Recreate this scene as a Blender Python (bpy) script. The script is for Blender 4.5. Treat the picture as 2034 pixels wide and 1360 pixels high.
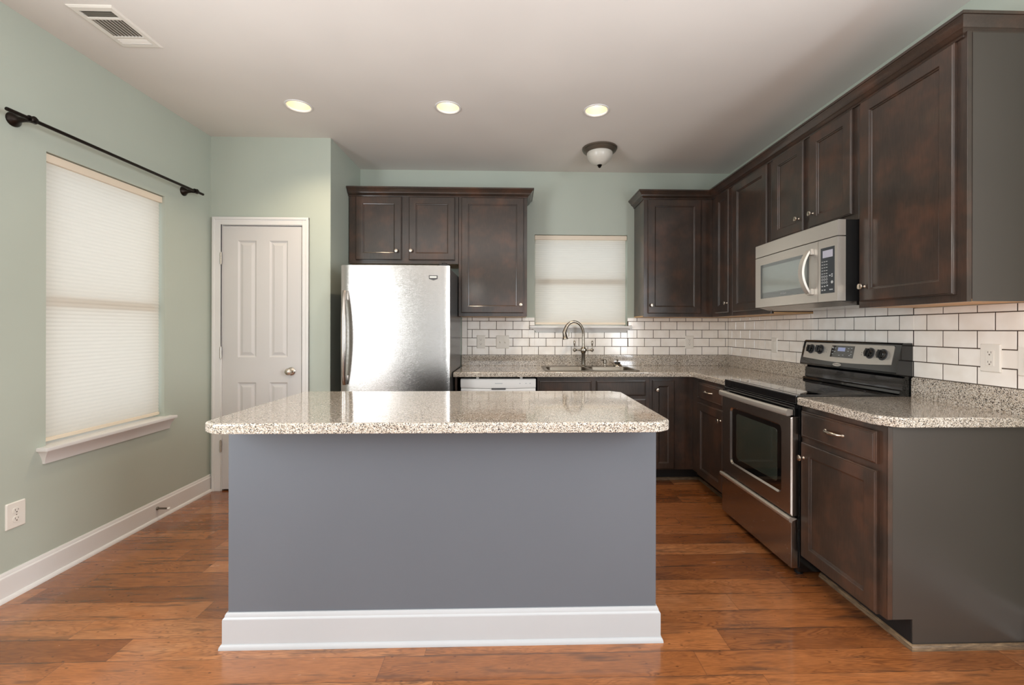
import bpy, bmesh, math, random
from mathutils import Matrix, Vector

# ------------------------------------------------------------------ scene set-up
for o in list(bpy.data.objects):
    bpy.data.objects.remove(o, do_unlink=True)
SC = bpy.context.scene
COL = SC.collection
I = 0.0254                                   # everything below is laid out in inches
R = random.Random(5)

# room (inches): x right, y away from the camera, z up; the camera stands over the origin
XL, XR, DP, DB, XP, ZC = -91.9, 81.44, 137.4, 163.95, -55.75, 108.0
YREAR = -170.0

# ------------------------------------------------------------------ camera
cam_d = bpy.data.cameras.new('camera')
cam = bpy.data.objects.new('camera', cam_d)
COL.objects.link(cam)
FPX, PX, PY, YAW, ROLL, CH = 878.0, 1041.0, 654.2, 0.0277, 0.00217, 49.35
cam_d.sensor_fit = 'HORIZONTAL'
cam_d.sensor_width = 36.0
cam_d.lens = FPX / 2034.0 * 36.0
cam_d.shift_x = -(PX - 1017.0) / 2034.0
cam_d.shift_y = (PY - 680.0) / 2034.0
cam_d.clip_start = 0.02
_f = Vector((math.sin(YAW), math.cos(YAW), 0))
_r = Vector((math.cos(YAW), -math.sin(YAW), 0)) + Vector((0, 0, ROLL))
_r.normalize()
_u = _r.cross(_f).normalized()
M = Matrix((_r, _u, -_f)).transposed().to_4x4()
M.translation = Vector((0, 0, CH * I))
cam.matrix_world = M
SC.camera = cam

# ------------------------------------------------------------------ view, world, daylight
SC.view_settings.view_transform = 'Standard'
SC.view_settings.look = 'None'
SC.view_settings.exposure = 0.15
SC.view_settings.gamma = 1.0
SC.view_settings.use_curve_mapping = False
SC.cycles.use_denoising = True
SC.cycles.max_bounces = 10
SC.cycles.diffuse_bounces = 6
SC.cycles.glossy_bounces = 5
SC.cycles.transmission_bounces = 6
SC.cycles.sample_clamp_indirect = 6.0
SC.cycles.caustics_reflective = False
SC.cycles.caustics_refractive = False

W = bpy.data.worlds.new('overcast_sky')
SC.world = W
W.use_nodes = True
W.node_tree.nodes['Background'].inputs[0].default_value = (0.93, 0.97, 1.0, 1)
W.node_tree.nodes['Background'].inputs[1].default_value = 1.22


def area(name, loc, target, sx, sy, power, col):
    d = bpy.data.lights.new(name, 'AREA')
    d.shape = 'RECTANGLE'
    d.size, d.size_y, d.energy, d.color = sx * I, sy * I, power, col
    o = bpy.data.objects.new(name, d)
    COL.objects.link(o)
    o.location = Vector(loc) * I
    o.rotation_euler = (Vector(target) - Vector(loc)).to_track_quat('-Z', 'Y').to_euler()
    return o


# daylight through the rear openings; the left and right areas are added fill
area('daylight_patio_door', (-22, YREAR - 14, 44), (-22, 0, 40), 104, 84, 9, (0.93, 0.98, 1.04))
area('daylight_rear_window', (56, YREAR - 14, 56), (56, 0, 50), 40, 60, 9, (0.93, 0.98, 1.04))
area('added_fill_left', (XL - 1.5, 8, 55), (XL + 60, 8, 55), 66, 61, 80, (0.95, 0.985, 1.02))
area('added_fill_right', (XR + 1.5, -4, 59), (XR - 60, -4, 59), 62, 54, 98, (0.93, 0.98, 1.04))


# point lights added out of view behind the camera as fill
def lamp(name, loc, power, col, r=4.0):
    d = bpy.data.lights.new(name, 'POINT')
    d.energy, d.color, d.shadow_soft_size = power, col, r * I
    o = bpy.data.objects.new(name, d)
    COL.objects.link(o)
    o.location = Vector(loc) * I


lamp('added_fill_lamp', (-28, -30, 78), 6, (1.0, 0.94, 0.86), 6)
lamp('added_fill_lamp', (34, -30, 78), 6, (1.0, 0.94, 0.86), 6)


# two spots added as fill beside the camera, bounced off the ceiling
def bounce_fill(loc, power, col, tilt, cone, blend):
    d = bpy.data.lights.new('bounce_fill', 'SPOT')
    d.energy, d.color, d.spot_size, d.spot_blend, d.shadow_soft_size = power, col, math.radians(cone), blend, 17 * I
    o = bpy.data.objects.new('bounce_fill', d)
    COL.objects.link(o)
    o.location = Vector(loc) * I
    t = math.radians(tilt)
    o.rotation_euler = Vector((0, math.sin(t), math.cos(t))).to_track_quat('-Z', 'Y').to_euler()


bounce_fill((-48, -30, 52), 120, (0.94, 0.985, 1.03), 13, 150, 0.8)
bounce_fill((40, -30, 52), 120, (0.94, 0.985, 1.03), 13, 150, 0.8)

# ------------------------------------------------------------------ node helpers
def lin(r, g, b):
    f = lambda v: (v / 255.0) / 12.92 if v / 255.0 <= 0.04045 else ((v / 255.0 + 0.055) / 1.055) ** 2.4
    return (f(r), f(g), f(b), 1.0)


class NT:
    def __init__(s, name):
        s.m = bpy.data.materials.new(name)
        s.m.use_nodes = True
        s.t = s.m.node_tree
        s.b = s.t.nodes['Principled BSDF']
        s.out = s.t.nodes['Material Output']

    def set(s, sock, v):
        if isinstance(v, bpy.types.NodeSocket):
            s.t.links.new(v, sock)
        elif v is not None:
            sock.default_value = v

    def n(s, typ, ins=None, **props):
        nd = s.t.nodes.new(typ)
        for k, v in props.items():
            setattr(nd, k, v)
        for k, v in (ins or {}).items():
            s.set(nd.inputs[k], v)
        return nd

    def math(s, op, a, b=None, c=None, clamp=False):
        nd = s.t.nodes.new('ShaderNodeMath')
        nd.operation = op
        nd.use_clamp = clamp
        for i, v in enumerate((a, b, c)):
            if v is not None:
                s.set(nd.inputs[i], v)
        return nd.outputs[0]

    def mix(s, f, a, b, blend='MIX'):
        nd = s.t.nodes.new('ShaderNodeMix')
        nd.data_type = 'RGBA'
        nd.blend_type = blend
        s.set(nd.inputs[0], f)
        s.set(nd.inputs[6], a)
        s.set(nd.inputs[7], b)
        return nd.outputs[2]

    def ramp(s, f, stops, interp='LINEAR'):
        nd = s.t.nodes.new('ShaderNodeValToRGB')
        nd.color_ramp.interpolation = interp
        el = nd.color_ramp.elements
        while len(el) > 1:
            el.remove(el[-1])
        el[0].position, el[0].color = stops[0]
        for p, c in stops[1:]:
            e = el.new(p)
            e.color = c
        s.set(nd.inputs[0], f)
        return nd.outputs[0]

    def coord(s):
        return s.n('ShaderNodeTexCoord').outputs['Object']

    def mapping(s, v, scale):
        nd = s.n('ShaderNodeMapping', {'Vector': v})
        nd.inputs['Scale'].default_value = scale
        return nd.outputs[0]

    def noise(s, v, scale, detail=2.0, rough=0.5, dist=0.0):
        nd = s.n('ShaderNodeTexNoise', {'Vector': v, 'Scale': scale, 'Detail': detail, 'Roughness': rough, 'Distortion': dist})
        return nd.outputs['Fac'] if 'Fac' in nd.outputs else nd.outputs[0]

    def bump(s, h, strength, dist=0.002):
        nd = s.n('ShaderNodeBump', {'Height': h, 'Strength': strength, 'Distance': dist})
        s.t.links.new(nd.outputs[0], s.b.inputs['Normal'])

    def p(s, **k):
        for a, v in k.items():
            s.set(s.b.inputs[a.replace('_', ' ')], v)
        return s


def simple(name, col, rough=0.5, metal=0.0, coat=0.0, spec=0.5):
    t = NT(name)
    t.p(Base_Color=col, Roughness=rough, Metallic=metal, Coat_Weight=coat, Specular_IOR_Level=spec)
    return t.m


def paint(name, col, rough, bump=0.06, scale=260.0, var=0.03):
    t = NT(name)
    c = t.coord()
    big = t.noise(c, 1.3, 2.0)
    dark = tuple(x * (1 - var) for x in col[:3]) + (1,)
    lite = tuple(min(1, x * (1 + var)) for x in col[:3]) + (1,)
    t.p(Base_Color=t.ramp(big, [(0.35, dark), (0.65, lite)]), Roughness=rough)
    t.bump(t.noise(c, scale, 2.0), bump, 0.001)
    return t.m


MAT = {}
MAT['sage'] = paint('sage_green_wall_paint', lin(180, 187, 175), 0.55)
MAT['ceiling'] = paint('flat_white_ceiling_paint', lin(224, 219, 213), 0.85)
MAT['trim'] = paint('white_semi_gloss_trim_paint', lin(223, 221, 218), 0.32, 0.02, 80)
MAT['trim_island'] = paint('dimmed_white_trim_paint', lin(178, 179, 180), 0.34, 0.02, 80)  # white trim darkened in its colour to offset the strong front light
MAT['door'] = paint('white_door_paint', lin(205, 202, 199), 0.38, 0.02, 80)
MAT['island'] = paint('grey_island_paint', lin(95, 99, 105), 0.38, 0.05, 120)
MAT['plate'] = simple('white_plastic_plate', lin(228, 223, 214), 0.35)
MAT['slot'] = simple('dark_slot', lin(96, 86, 76), 0.6)
MAT['nickel'] = simple('satin_nickel', lin(200, 190, 176), 0.24, 1.0)
MAT['bronze'] = simple('dark_oiled_bronze', lin(44, 38, 34), 0.35, 0.85)
MAT['bronze_pan'] = simple('brushed_bronze_pan', lin(112, 103, 92), 0.38, 0.6)
MAT['faucet'] = simple('brushed_nickel_faucet', lin(158, 150, 138), 0.25, 1.0)
MAT['black_gloss'] = simple('black_gloss_enamel', lin(16, 17, 18), 0.12, 0.0, 0.6)
MAT['black_glass'] = simple('black_ceramic_glass', lin(12, 12, 13), 0.04, 0.0, 1.0)
MAT['black_matt'] = simple('black_matt_plastic', lin(20, 20, 21), 0.45)
MAT['toe'] = simple('black_toe_kick', lin(22, 19, 18), 0.6)
MAT['dw_white'] = simple('white_appliance_enamel', lin(236, 234, 230), 0.25, 0.0, 0.3)
MAT['grey_mark'] = simple('pale_grey_print', lin(176, 180, 182), 0.5)
MAT['dark_mark'] = simple('dark_grey_print', lin(70, 70, 72), 0.5)
MAT['maple'] = paint('raw_maple_underside', lin(214, 170, 118), 0.5, 0.03, 60, 0.06)
MAT['fridge_side'] = simple('dark_grey_appliance_side', lin(56, 57, 58), 0.3, 0.0, 0.2)
MAT['lcd'] = simple('pale_lcd_window', lin(176, 176, 190), 0.3)
MAT['rubber'] = simple('white_rubber_tip', lin(230, 226, 220), 0.6)
MAT['grout'] = simple('dark_brown_grout', lin(74, 61, 52), 0.9)
MAT['blind_rail'] = simple('cream_blind_rail', lin(232, 217, 196), 0.4)
MAT['vinyl'] = simple('white_vinyl_sash', lin(235, 234, 230), 0.4)
MAT['duct_shade'] = simple('duct_shade_tone', lin(124, 120, 110), 0.8)  # colour stands in for the shade inside the vent


def glass(name, tint=(0.92, 0.96, 0.95, 1)):
    t = NT(name)
    tr = t.n('ShaderNodeBsdfTransparent', {'Color': tint})
    gl = t.n('ShaderNodeBsdfGlossy', {'Roughness': 0.02})
    fr = t.n('ShaderNodeFresnel', {'IOR': 1.45})
    mx = t.n('ShaderNodeMixShader')
    t.t.links.new(fr.outputs[0], mx.inputs[0])
    t.t.links.new(tr.outputs[0], mx.inputs[1])
    t.t.links.new(gl.outputs[0], mx.inputs[2])
    t.t.links.new(mx.outputs[0], t.out.inputs[0])
    return t.m


MAT['glass'] = glass('clear_window_glass')


def shade_mat(name, col, tcol):
    t = NT(name)
    df = t.n('ShaderNodeBsdfDiffuse', {'Color': col})
    tl = t.n('ShaderNodeBsdfTranslucent', {'Color': tcol})
    c = t.mapping(t.coord(), (1, 1, 14))
    nz = t.noise(c, 9.0, 3.0)
    t.set(tl.inputs['Color'], t.ramp(nz, [(0.3, tuple(x * 0.93 for x in tcol[:3]) + (1,)), (0.7, tcol)]))
    mx = t.n('ShaderNodeMixShader', {0: 0.42})
    t.t.links.new(df.outputs[0], mx.inputs[1])
    t.t.links.new(tl.outputs[0], mx.inputs[2])
    t.t.links.new(mx.outputs[0], t.out.inputs[0])
    return t.m


MAT['shade'] = shade_mat('cream_cellular_fabric', lin(232, 226, 216), lin(240, 236, 228))

# frosted bowl, unlit
MAT['frost'] = simple('frosted_alabaster_glass', lin(206, 202, 192), 0.35, 0.0, 0.2)


def emit(name, col, s):
    t = NT(name)
    t.p(Base_Color=col, Emission_Color=col, Emission_Strength=s)
    return t.m


MAT['bulb'] = emit('warm_lamp', (1.0, 0.93, 0.80, 1), 3.2)
MAT['reflector'] = simple('warm_white_can_reflector', lin(236, 218, 188), 0.4)
MAT['clock'] = emit('blue_grey_clock_display', lin(150, 158, 190), 0.25)


def cabinet():
    t = NT('espresso_stained_wood')
    c = t.coord()
    mott = t.noise(c, 5.0, 3.0, 0.6)
    g = t.noise(t.mapping(c, (22, 22, 1.6)), 10.0, 3.0, 0.6)
    base = t.ramp(mott, [(0.3, lin(40, 34, 29)), (0.5, lin(59, 45, 36)), (0.7, lin(90, 60, 44))])
    col = t.mix(0.35, base, t.ramp(g, [(0.35, lin(36, 31, 28)), (0.7, lin(70, 56, 49))]))
    t.p(Base_Color=col, Roughness=0.36, Specular_IOR_Level=0.45, Coat_Weight=0.55, Coat_Roughness=0.13)
    t.bump(g, 0.05, 0.001)
    return t.m


MAT['cabinet'] = cabinet()
MAT['side'] = paint('sheen_greyed_cabinet_side', lin(68, 62, 57), 0.3, 0.04, 160, 0.1)  # greyer laminate, with the rear windows' sheen worked into its colour


def granite():
    t = NT('speckled_solid_surface')
    c = t.coord()
    v = t.n('ShaderNodeTexVoronoi', {'Vector': c, 'Scale': 400.0, 'Randomness': 1.0})
    sep = t.n('ShaderNodeSeparateColor')
    t.t.links.new(v.outputs['Color'], sep.inputs[0])
    sp = t.ramp(sep.outputs[0], [(0.0, lin(66, 62, 58)), (0.09, lin(128, 116, 103)), (0.27, lin(176, 162, 145)),
                                 (0.57, lin(200, 190, 176)), (0.83, lin(218, 212, 203))], 'CONSTANT')
    v2 = t.n('ShaderNodeTexVoronoi', {'Vector': c, 'Scale': 270.0, 'Randomness': 1.0})
    s2 = t.n('ShaderNodeSeparateColor')
    t.t.links.new(v2.outputs['Color'], s2.inputs[0])
    msk = t.ramp(s2.outputs[1], [(0.0, (1, 1, 1, 1)), (0.10, (0, 0, 0, 1))], 'CONSTANT')
    col = t.mix(msk, sp, lin(70, 62, 57))
    t.p(Base_Color=col, Roughness=0.09, Specular_IOR_Level=0.6, Coat_Weight=0.6, Coat_Roughness=0.05)
    return t.m


MAT['granite'] = granite()


def steel(name, col, rough, scale, bump=0.02, wav=0.0, metal=1.0):
    t = NT(name)
    c = t.coord()
    g = t.noise(t.mapping(c, scale), 30.0, 3.0)
    t.p(Base_Color=t.ramp(g, [(0.3, tuple(x * 0.97 for x in col[:3]) + (1,)), (0.7, col)]), Metallic=metal,
        Roughness=t.math('MULTIPLY_ADD', g, 0.06, rough - 0.03))
    if wav:
        w = t.noise(t.mapping(c, (3.0, 3.0, 0.5)), 1.6, 1.0)
        t.bump(t.math('ADD', t.math('MULTIPLY', w, wav), t.math('MULTIPLY', g, 0.02)), 0.5, 0.02)
    else:
        t.bump(g, bump * 0.5, 0.0004)
    return t.m


MAT['steel'] = steel('brushed_stainless_steel', lin(216, 211, 203), 0.36, (30, 1, 30), metal=0.72)
MAT['steel_dark'] = steel('brushed_dark_stainless_steel', lin(184, 177, 170), 0.26, (30, 1, 30))
MAT['steel_fridge'] = steel('brushed_fridge_steel', lin(182, 178, 174), 0.20, (2, 2, 60), 0.02, 0.10)
MAT['steel_sink'] = steel('satin_sink_steel', lin(128, 120, 108), 0.34, (2, 30, 30))


def tile():
    t = NT('white_glazed_subway_tile')
    c = t.coord()
    n = t.noise(c, 11.0, 2.0)
    t.p(Base_Color=t.ramp(n, [(0.35, lin(238, 231, 222)), (0.65, lin(246, 241, 234))]), Roughness=0.14, Specular_IOR_Level=0.6)
    t.bump(t.noise(c, 18.0, 1.0), 0.05, 0.002)
    return t.m


MAT['tile'] = tile()


def wood_trim():
    t = NT('worn_stained_shoe_wood')
    c = t.coord()
    n = t.noise(t.mapping(c, (3, 3, 30)), 6.0, 4.0, 0.65)
    t.p(Base_Color=t.ramp(n, [(0.3, lin(66, 52, 40)), (0.6, lin(128, 104, 78)), (0.8, lin(164, 140, 108))]), Roughness=0.5)
    return t.m


MAT['shoe_wood'] = wood_trim()


def floor_mat():
    t = NT('hand_scraped_hickory_planks')
    c = t.coord()
    s = t.n('ShaderNodeSeparateXYZ', {0: c})
    x, y = s.outputs[0], s.outputs[1]
    w = 4.82 * I
    v = t.math('DIVIDE', t.math('SUBTRACT', y, (72.05 - 4.82 * 60) * I), w)
    row = t.math('FLOOR', v)
    fv = t.math('SUBTRACT', v, row)
    rn = t.n('ShaderNodeTexWhiteNoise', noise_dimensions='1D')
    t.set(rn.inputs['W'], row)
    L = 47.0 * I
    u = t.math('ADD', t.math('DIVIDE', x, L), t.math('MULTIPLY', rn.outputs['Value'], 7.31))
    colm = t.math('FLOOR', u)
    fu = t.math('SUBTRACT', u, colm)
    idv = t.n('ShaderNodeCombineXYZ', {0: colm, 1: row, 2: 0.0})
    wn = t.n('ShaderNodeTexWhiteNoise', {'Vector': idv.outputs[0]}, noise_dimensions='3D')
    sc = t.n('ShaderNodeSeparateColor')
    t.t.links.new(wn.outputs['Color'], sc.inputs[0])
    r1, r2, r3 = sc.outputs[0], sc.outputs[1], sc.outputs[2]
    # plank-local grain coordinates
    gx = t.math('ADD', x, t.math('MULTIPLY', r1, 37.0))
    gy = t.math('ADD', y, t.math('MULTIPLY', r2, 53.0))
    gv = t.n('ShaderNodeCombineXYZ', {0: gx, 1: gy, 2: t.math('MULTIPLY', r3, 11.0)}).outputs[0]
    # cathedral figure: contour lines of a stretched noise
    fig = t.noise(t.mapping(gv, (1.5, 9.0, 1)), 1.6, 3.0, 0.55, 0.5)
    figl = t.math('SINE', t.math('MULTIPLY', fig, 105.0))
    figl = t.math('MULTIPLY_ADD', figl, 0.5, 0.5)
    figl = t.math('POWER', figl, 2.2)
    fine = t.noise(t.mapping(gv, (5, 120, 1)), 3.0, 4.0, 0.65)
    blot = t.noise(t.mapping(gv, (2.2, 7, 1)), 2.2, 3.0, 0.6)
    base = t.ramp(t.math('ADD', t.math('MULTIPLY', r1, 0.55), t.math('MULTIPLY', blot, 0.55)),
                  [(0.15, lin(112, 66, 36)), (0.45, lin(147, 89, 48)), (0.7, lin(166, 104, 59)), (0.95, lin(186, 127, 82))])
    figw = t.math('MULTIPLY', figl, t.math('MULTIPLY_ADD', r3, 0.45, 0.22))
    patch = t.noise(t.mapping(gv, (1.6, 4, 1)), 1.9, 2.0)
    figw = t.math('MULTIPLY', figw, t.ramp(patch, [(0.40, (0.25, 0.25, 0.25, 1)), (0.62, (1, 1, 1, 1))]))
    c1 = t.mix(figw, base, lin(88, 50, 29))
    c2 = t.mix(t.math('MULTIPLY', t.ramp(fine, [(0.42, (0, 0, 0, 1)), (0.70, (1, 1, 1, 1))]), 0.6), c1, lin(96, 57, 35))
    # dark scraped patches and stained plank edges
    scr = t.noise(t.mapping(gv, (1.7, 13, 1)), 1.8, 3.0, 0.6)
    c3 = t.mix(t.math('MULTIPLY', t.ramp(scr, [(0.56, (0, 0, 0, 1)), (0.70, (1, 1, 1, 1))]), 0.70), c2, lin(70, 50, 38))
    edge = t.math('MINIMUM', fv, t.math('SUBTRACT', 1.0, fv))
    en = t.noise(t.mapping(gv, (1.3, 2, 1)), 2.0, 3.0, 0.6)
    ew = t.math('MULTIPLY', t.ramp(en, [(0.50, (0, 0, 0, 1)), (0.74, (1, 1, 1, 1))]), 0.20)
    em = t.math('SUBTRACT', 1.0, t.math('DIVIDE', edge, t.math('MAXIMUM', ew, 0.0001)), clamp=True)
    c4 = t.mix(t.math('MULTIPLY', em, 0.6), c3, lin(58, 42, 33))
    # knots and pin holes
    kn = t.n('ShaderNodeTexVoronoi', {'Vector': t.mapping(gv, (9, 16, 1)), 'Scale': 1.6})
    km = t.ramp(kn.outputs['Distance'], [(0.05, (1, 1, 1, 1)), (0.11, (0, 0, 0, 1))])
    c5 = t.mix(t.math('MULTIPLY', km, 0.6), c4, lin(50, 32, 22))
    # joints
    endd = t.math('MULTIPLY', t.math('MINIMUM', fu, t.math('SUBTRACT', 1.0, fu)), L)
    jd = t.math('MINIMUM', t.math('MULTIPLY', edge, w), endd)
    jm = t.ramp(t.math('DIVIDE', jd, 0.004), [(0.08, (1, 1, 1, 1)), (0.34, (0, 0, 0, 1))])
    c6 = t.mix(t.math('MULTIPLY', jm, 0.55), c5, lin(54, 34, 24))
    rg = t.math('MULTIPLY_ADD', blot, 0.22, 0.12)
    t.p(Base_Color=c6, Roughness=rg, Specular_IOR_Level=0.5, Coat_Weight=0.5, Coat_Roughness=0.1)
    h = t.math('ADD', t.math('MULTIPLY', scr, -0.5), t.math('MULTIPLY', figl, -0.10))
    h = t.math('ADD', h, t.math('MULTIPLY', jm, -0.6))
    t.bump(h, 0.22, 0.003)
    return t.m


MAT['floor'] = floor_mat()


# ------------------------------------------------------------------ mesh helpers
class MB:
    """Collects shapes in inches; build() links them as one mesh object."""

    def __init__(s):
        s.bm = bmesh.new()

    def poly(s, pts):
        return s.bm.faces.new([s.bm.verts.new(p) for p in pts])

    def loft(s, loops, cap0=True, cap1=True, closed=True):
        vs = [[s.bm.verts.new(p) for p in lp] for lp in loops]
        n = len(vs[0])
        for a, b in zip(vs, vs[1:]):
            for i in range(n if closed else n - 1):
                j = (i + 1) % n
                s.bm.faces.new((a[i], a[j], b[j], b[i]))
        if cap0:
            s.bm.faces.new(vs[0][::-1])
        if cap1:
            s.bm.faces.new(vs[-1])
        return vs

    def box(s, x0, x1, y0, y1, z0, z1, r=0.0, f=None, seg=2):
        x0, x1 = min(x0, x1), max(x0, x1)
        y0, y1 = min(y0, y1), max(y0, y1)
        z0, z1 = min(z0, z1), max(z0, z1)
        t = bmesh.new()
        v = [t.verts.new((x, y, z)) for x in (x0, x1) for y in (y0, y1) for z in (z0, z1)]
        for q in ((0, 1, 3, 2), (4, 6, 7, 5), (0, 4, 5, 1), (2, 3, 7, 6), (0, 2, 6, 4), (1, 5, 7, 3)):
            t.faces.new([v[i] for i in q])
        if r > 0:
            bmesh.ops.bevel(t, geom=t.edges[:], offset=r, segments=seg, affect='EDGES', profile=0.6)
        s.take(t, f)
        return s

    def take(s, t, f=None):
        mp = {}
        for v in t.verts:
            mp[v] = s.bm.verts.new(f(*v.co) if f else v.co)
        for fc in t.faces:
            s.bm.faces.new([mp[v] for v in fc.verts])
        t.free()

    def prism(s, pts, axis, a, b):
        """pts: 2-D outline; extruded along axis from a to b."""
        def mk(p, h):
            return {'x': (h, p[0], p[1]), 'y': (p[0], h, p[1]), 'z': (p[0], p[1], h)}[axis]
        s.loft([[mk(p, a) for p in pts], [mk(p, b) for p in pts]])
        return s

    def lathe(s, prof, c, axis=(0, 0, 1), n=24, cap=True):
        """prof: (radius, height along axis)."""
        ax = Vector(axis).normalized()
        e1 = ax.orthogonal().normalized()
        e2 = ax.cross(e1)
        c = Vector(c)
        loops = [[c + ax * h + (e1 * math.cos(2 * math.pi * i / n) + e2 * math.sin(2 * math.pi * i / n)) * max(r, 0.001)
                  for i in range(n)] for r, h in prof]
        s.loft(loops, cap, cap)
        return s

    def tube(s, path, rad, n=14, sx=1.0):
        path = [Vector(p) for p in path]
        m = len(path)
        rads = rad if isinstance(rad, (list, tuple)) else [rad] * m
        tan = []
        for i in range(m):
            tan.append((path[min(i + 1, m - 1)] - path[max(i - 1, 0)]).normalized())
        e1 = tan[0].orthogonal().normalized()
        loops = []
        for i in range(m):
            e1 = (e1 - tan[i] * e1.dot(tan[i])).normalized()
            e2 = tan[i].cross(e1)
            loops.append([path[i] + (e1 * math.cos(2 * math.pi * k / n) * sx + e2 * math.sin(2 * math.pi * k / n)) * rads[i] for k in range(n)])
        s.loft(loops)
        return s

    def sweep(s, path, prof, side=1.0, closed=False):
        """path: plan polyline; prof: (out, z) outline; mitred at corners."""
        P = [Vector(p) for p in path]
        m = len(P)
        dirs = []
        for i in range(m if closed else m - 1):
            dirs.append((P[(i + 1) % m] - P[i]).normalized())
        nr = [Vector((d.y, -d.x)) * side for d in dirs]
        offs = []
        for i in range(m):
            if closed:
                a, b = nr[i - 1], nr[i]
            else:
                a, b = nr[max(i - 1, 0)], nr[min(i, m - 2)]
            k = a + b
            offs.append(k / max(1e-6, (1 + a.dot(b))))
        loops = [[(P[i].x + offs[i].x * o, P[i].y + offs[i].y * o, z) for o, z in prof] for i in range(m)]
        if closed:
            loops.append(loops[0])
            s.loft(loops, False, False)
        else:
            s.loft(loops)
        return s

    def slab(s, poly, z0, z1, r=0.25, holes=(), seg=4):
        """Horizontal slab with a rounded upper edge, optional through holes (plan loops)."""
        def inset(d):
            n = len(poly)
            out = []
            for i in range(n):
                p0, p1, p2 = Vector(poly[i - 1]), Vector(poly[i]), Vector(poly[(i + 1) % n])
                d1, d2 = (p1 - p0).normalized(), (p2 - p1).normalized()
                n1, n2 = Vector((-d1.y, d1.x)), Vector((-d2.y, d2.x))
                k = (n1 + n2) / (1 + n1.dot(n2))
                out.append(p1 + k * d)
            return out
        ar = sum(poly[i - 1][0] * poly[i][1] - poly[i][0] * poly[i - 1][1] for i in range(len(poly)))
        sg = 1 if ar > 0 else -1
        steps = [(r * 0.6 * 0.4, z0), (0.0, z0 + r * 0.4), (0.0, z1 - r)]
        for k in range(1, seg + 1):
            a = k / seg * math.pi / 2
            steps.append((r * (1 - math.cos(a)), z1 - r + r * math.sin(a)))
        loops = [[(p.x, p.y, z) for p in inset(sg * d)] for d, z in steps]
        vs = s.loft(loops, False, False)
        for lp, z in ((vs[0], z0), (vs[-1], z1)):
            edges = [s.bm.edges.get((lp[i], lp[(i + 1) % len(lp)])) for i in range(len(lp))]
            for h in holes:
                hv = [s.bm.verts.new((p[0], p[1], z)) for p in h]
                edges += [s.bm.edges.new((hv[i], hv[(i + 1) % len(hv)])) for i in range(len(hv))]
            bmesh.ops.triangle_fill(s.bm, edges=edges, use_beauty=True)
        for h in holes:
            s.loft([[(p[0], p[1], z0) for p in h], [(p[0], p[1], z1) for p in h]], False, False)
        return s

    def face_holes(s, outer, holes):
        """One flat face (3-D points) pierced by holes."""
        ed = []
        for lp in [outer] + list(holes):
            v = [s.bm.verts.new(p) for p in lp]
            ed += [s.bm.edges.new((v[i], v[(i + 1) % len(v)])) for i in range(len(v))]
        bmesh.ops.triangle_fill(s.bm, edges=ed, use_beauty=True)
        return s

    def build(s, name, mat, parent=None, smooth=None, at=None, normals=True):
        bm = s.bm
        bmesh.ops.remove_doubles(bm, verts=bm.verts[:], dist=0.0004)
        if normals:
            bmesh.ops.recalc_face_normals(bm, faces=bm.faces[:])
        org = Vector((0, 0, 0))
        if parent is not None:
            org = Vector(parent['_o'])
        elif at is not None:
            org = Vector(at)
        for v in bm.verts:
            v.co = (v.co - org) * I
        me = bpy.data.meshes.new(name)
        if smooth:
            for f in bm.faces:
                f.smooth = True
            lim = math.radians(smooth)
            for e in bm.edges:
                if len(e.link_faces) == 2 and e.calc_face_angle(0) > lim:
                    e.smooth = False
        bm.to_mesh(me)
        bm.free()
        me.materials.append(MAT[mat])
        o = bpy.data.objects.new(name, me)
        COL.objects.link(o)
        if smooth and smooth <= 40:                  # keep broad flats flat next to their small bevels
            wm = o.modifiers.new('weighted_normal', 'WEIGHTED_NORMAL')
            wm.keep_sharp = True
            wm.weight = 80
        o['_o'] = list(org)
        if parent is not None:
            o.parent = parent
        else:
            o.location = org * I
        return o


ALL = []


def tag(o, label=None, cat=None, group=None, kind=None):
    if label:
        o['label'] = label
    if cat:
        o['category'] = cat
    if group:
        o['group'] = group
    if kind:
        o['kind'] = kind
    return o


def thing(name, loc, label, cat, group=None, kind=None):
    o = bpy.data.objects.new(name, None)
    COL.objects.link(o)
    o.empty_display_size = 0.05
    o.location = Vector(loc) * I
    o['_o'] = list(loc)
    return tag(o, label, cat, group, kind)


def F_back(y0):
    return lambda u, d, z: (u, y0 - d, z)


def F_right(x0):
    return lambda u, d, z: (x0 - d, u, z)


def F_left(x0):
    return lambda u, d, z: (x0 + d, u, z)


def rect(f, u0, u1, z0, z1, d, ins=0.0):
    return [f(u0 + ins, d, z0 + ins), f(u1 - ins, d, z0 + ins), f(u1 - ins, d, z1 - ins), f(u0 + ins, d, z1 - ins)]


def rrect2(x0, x1, y0, y1, r, n=5):
    out = []
    for cx, cy, a0 in ((x1 - r, y1 - r, 0), (x0 + r, y1 - r, 90), (x0 + r, y0 + r, 180), (x1 - r, y0 + r, 270)):
        for k in range(n + 1):
            a = math.radians(a0 + 90 * k / n)
            out.append((cx + r * math.cos(a), cy + r * math.sin(a)))
    return out


def rr(f, u0, u1, z0, z1, d, r, n=5):
    return [f(p[0], d, p[1]) for p in rrect2(u0, u1, z0, z1, r, n)]


# ------------------------------------------------------------------ room shell
def struct(name, mb, mat, label, cat, **k):
    return tag(mb.build(name, mat, **k), label, cat, kind='structure')


m = MB().box(XL - 6, XR + 6, YREAR - 6, DB + 6, -4, 0)
struct('floor', m, 'floor', 'hand-scraped brown hickory plank floor', 'floor')

CANS = [(-56.2, 117.9), (-17.0, 117.4), (22.5, 117.7)]
CR = 2.95


def circ(c, r, z, n=32):
    return [(c[0] + r * math.cos(2 * math.pi * k / n), c[1] + r * math.sin(2 * math.pi * k / n), z) for k in range(n)]


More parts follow.
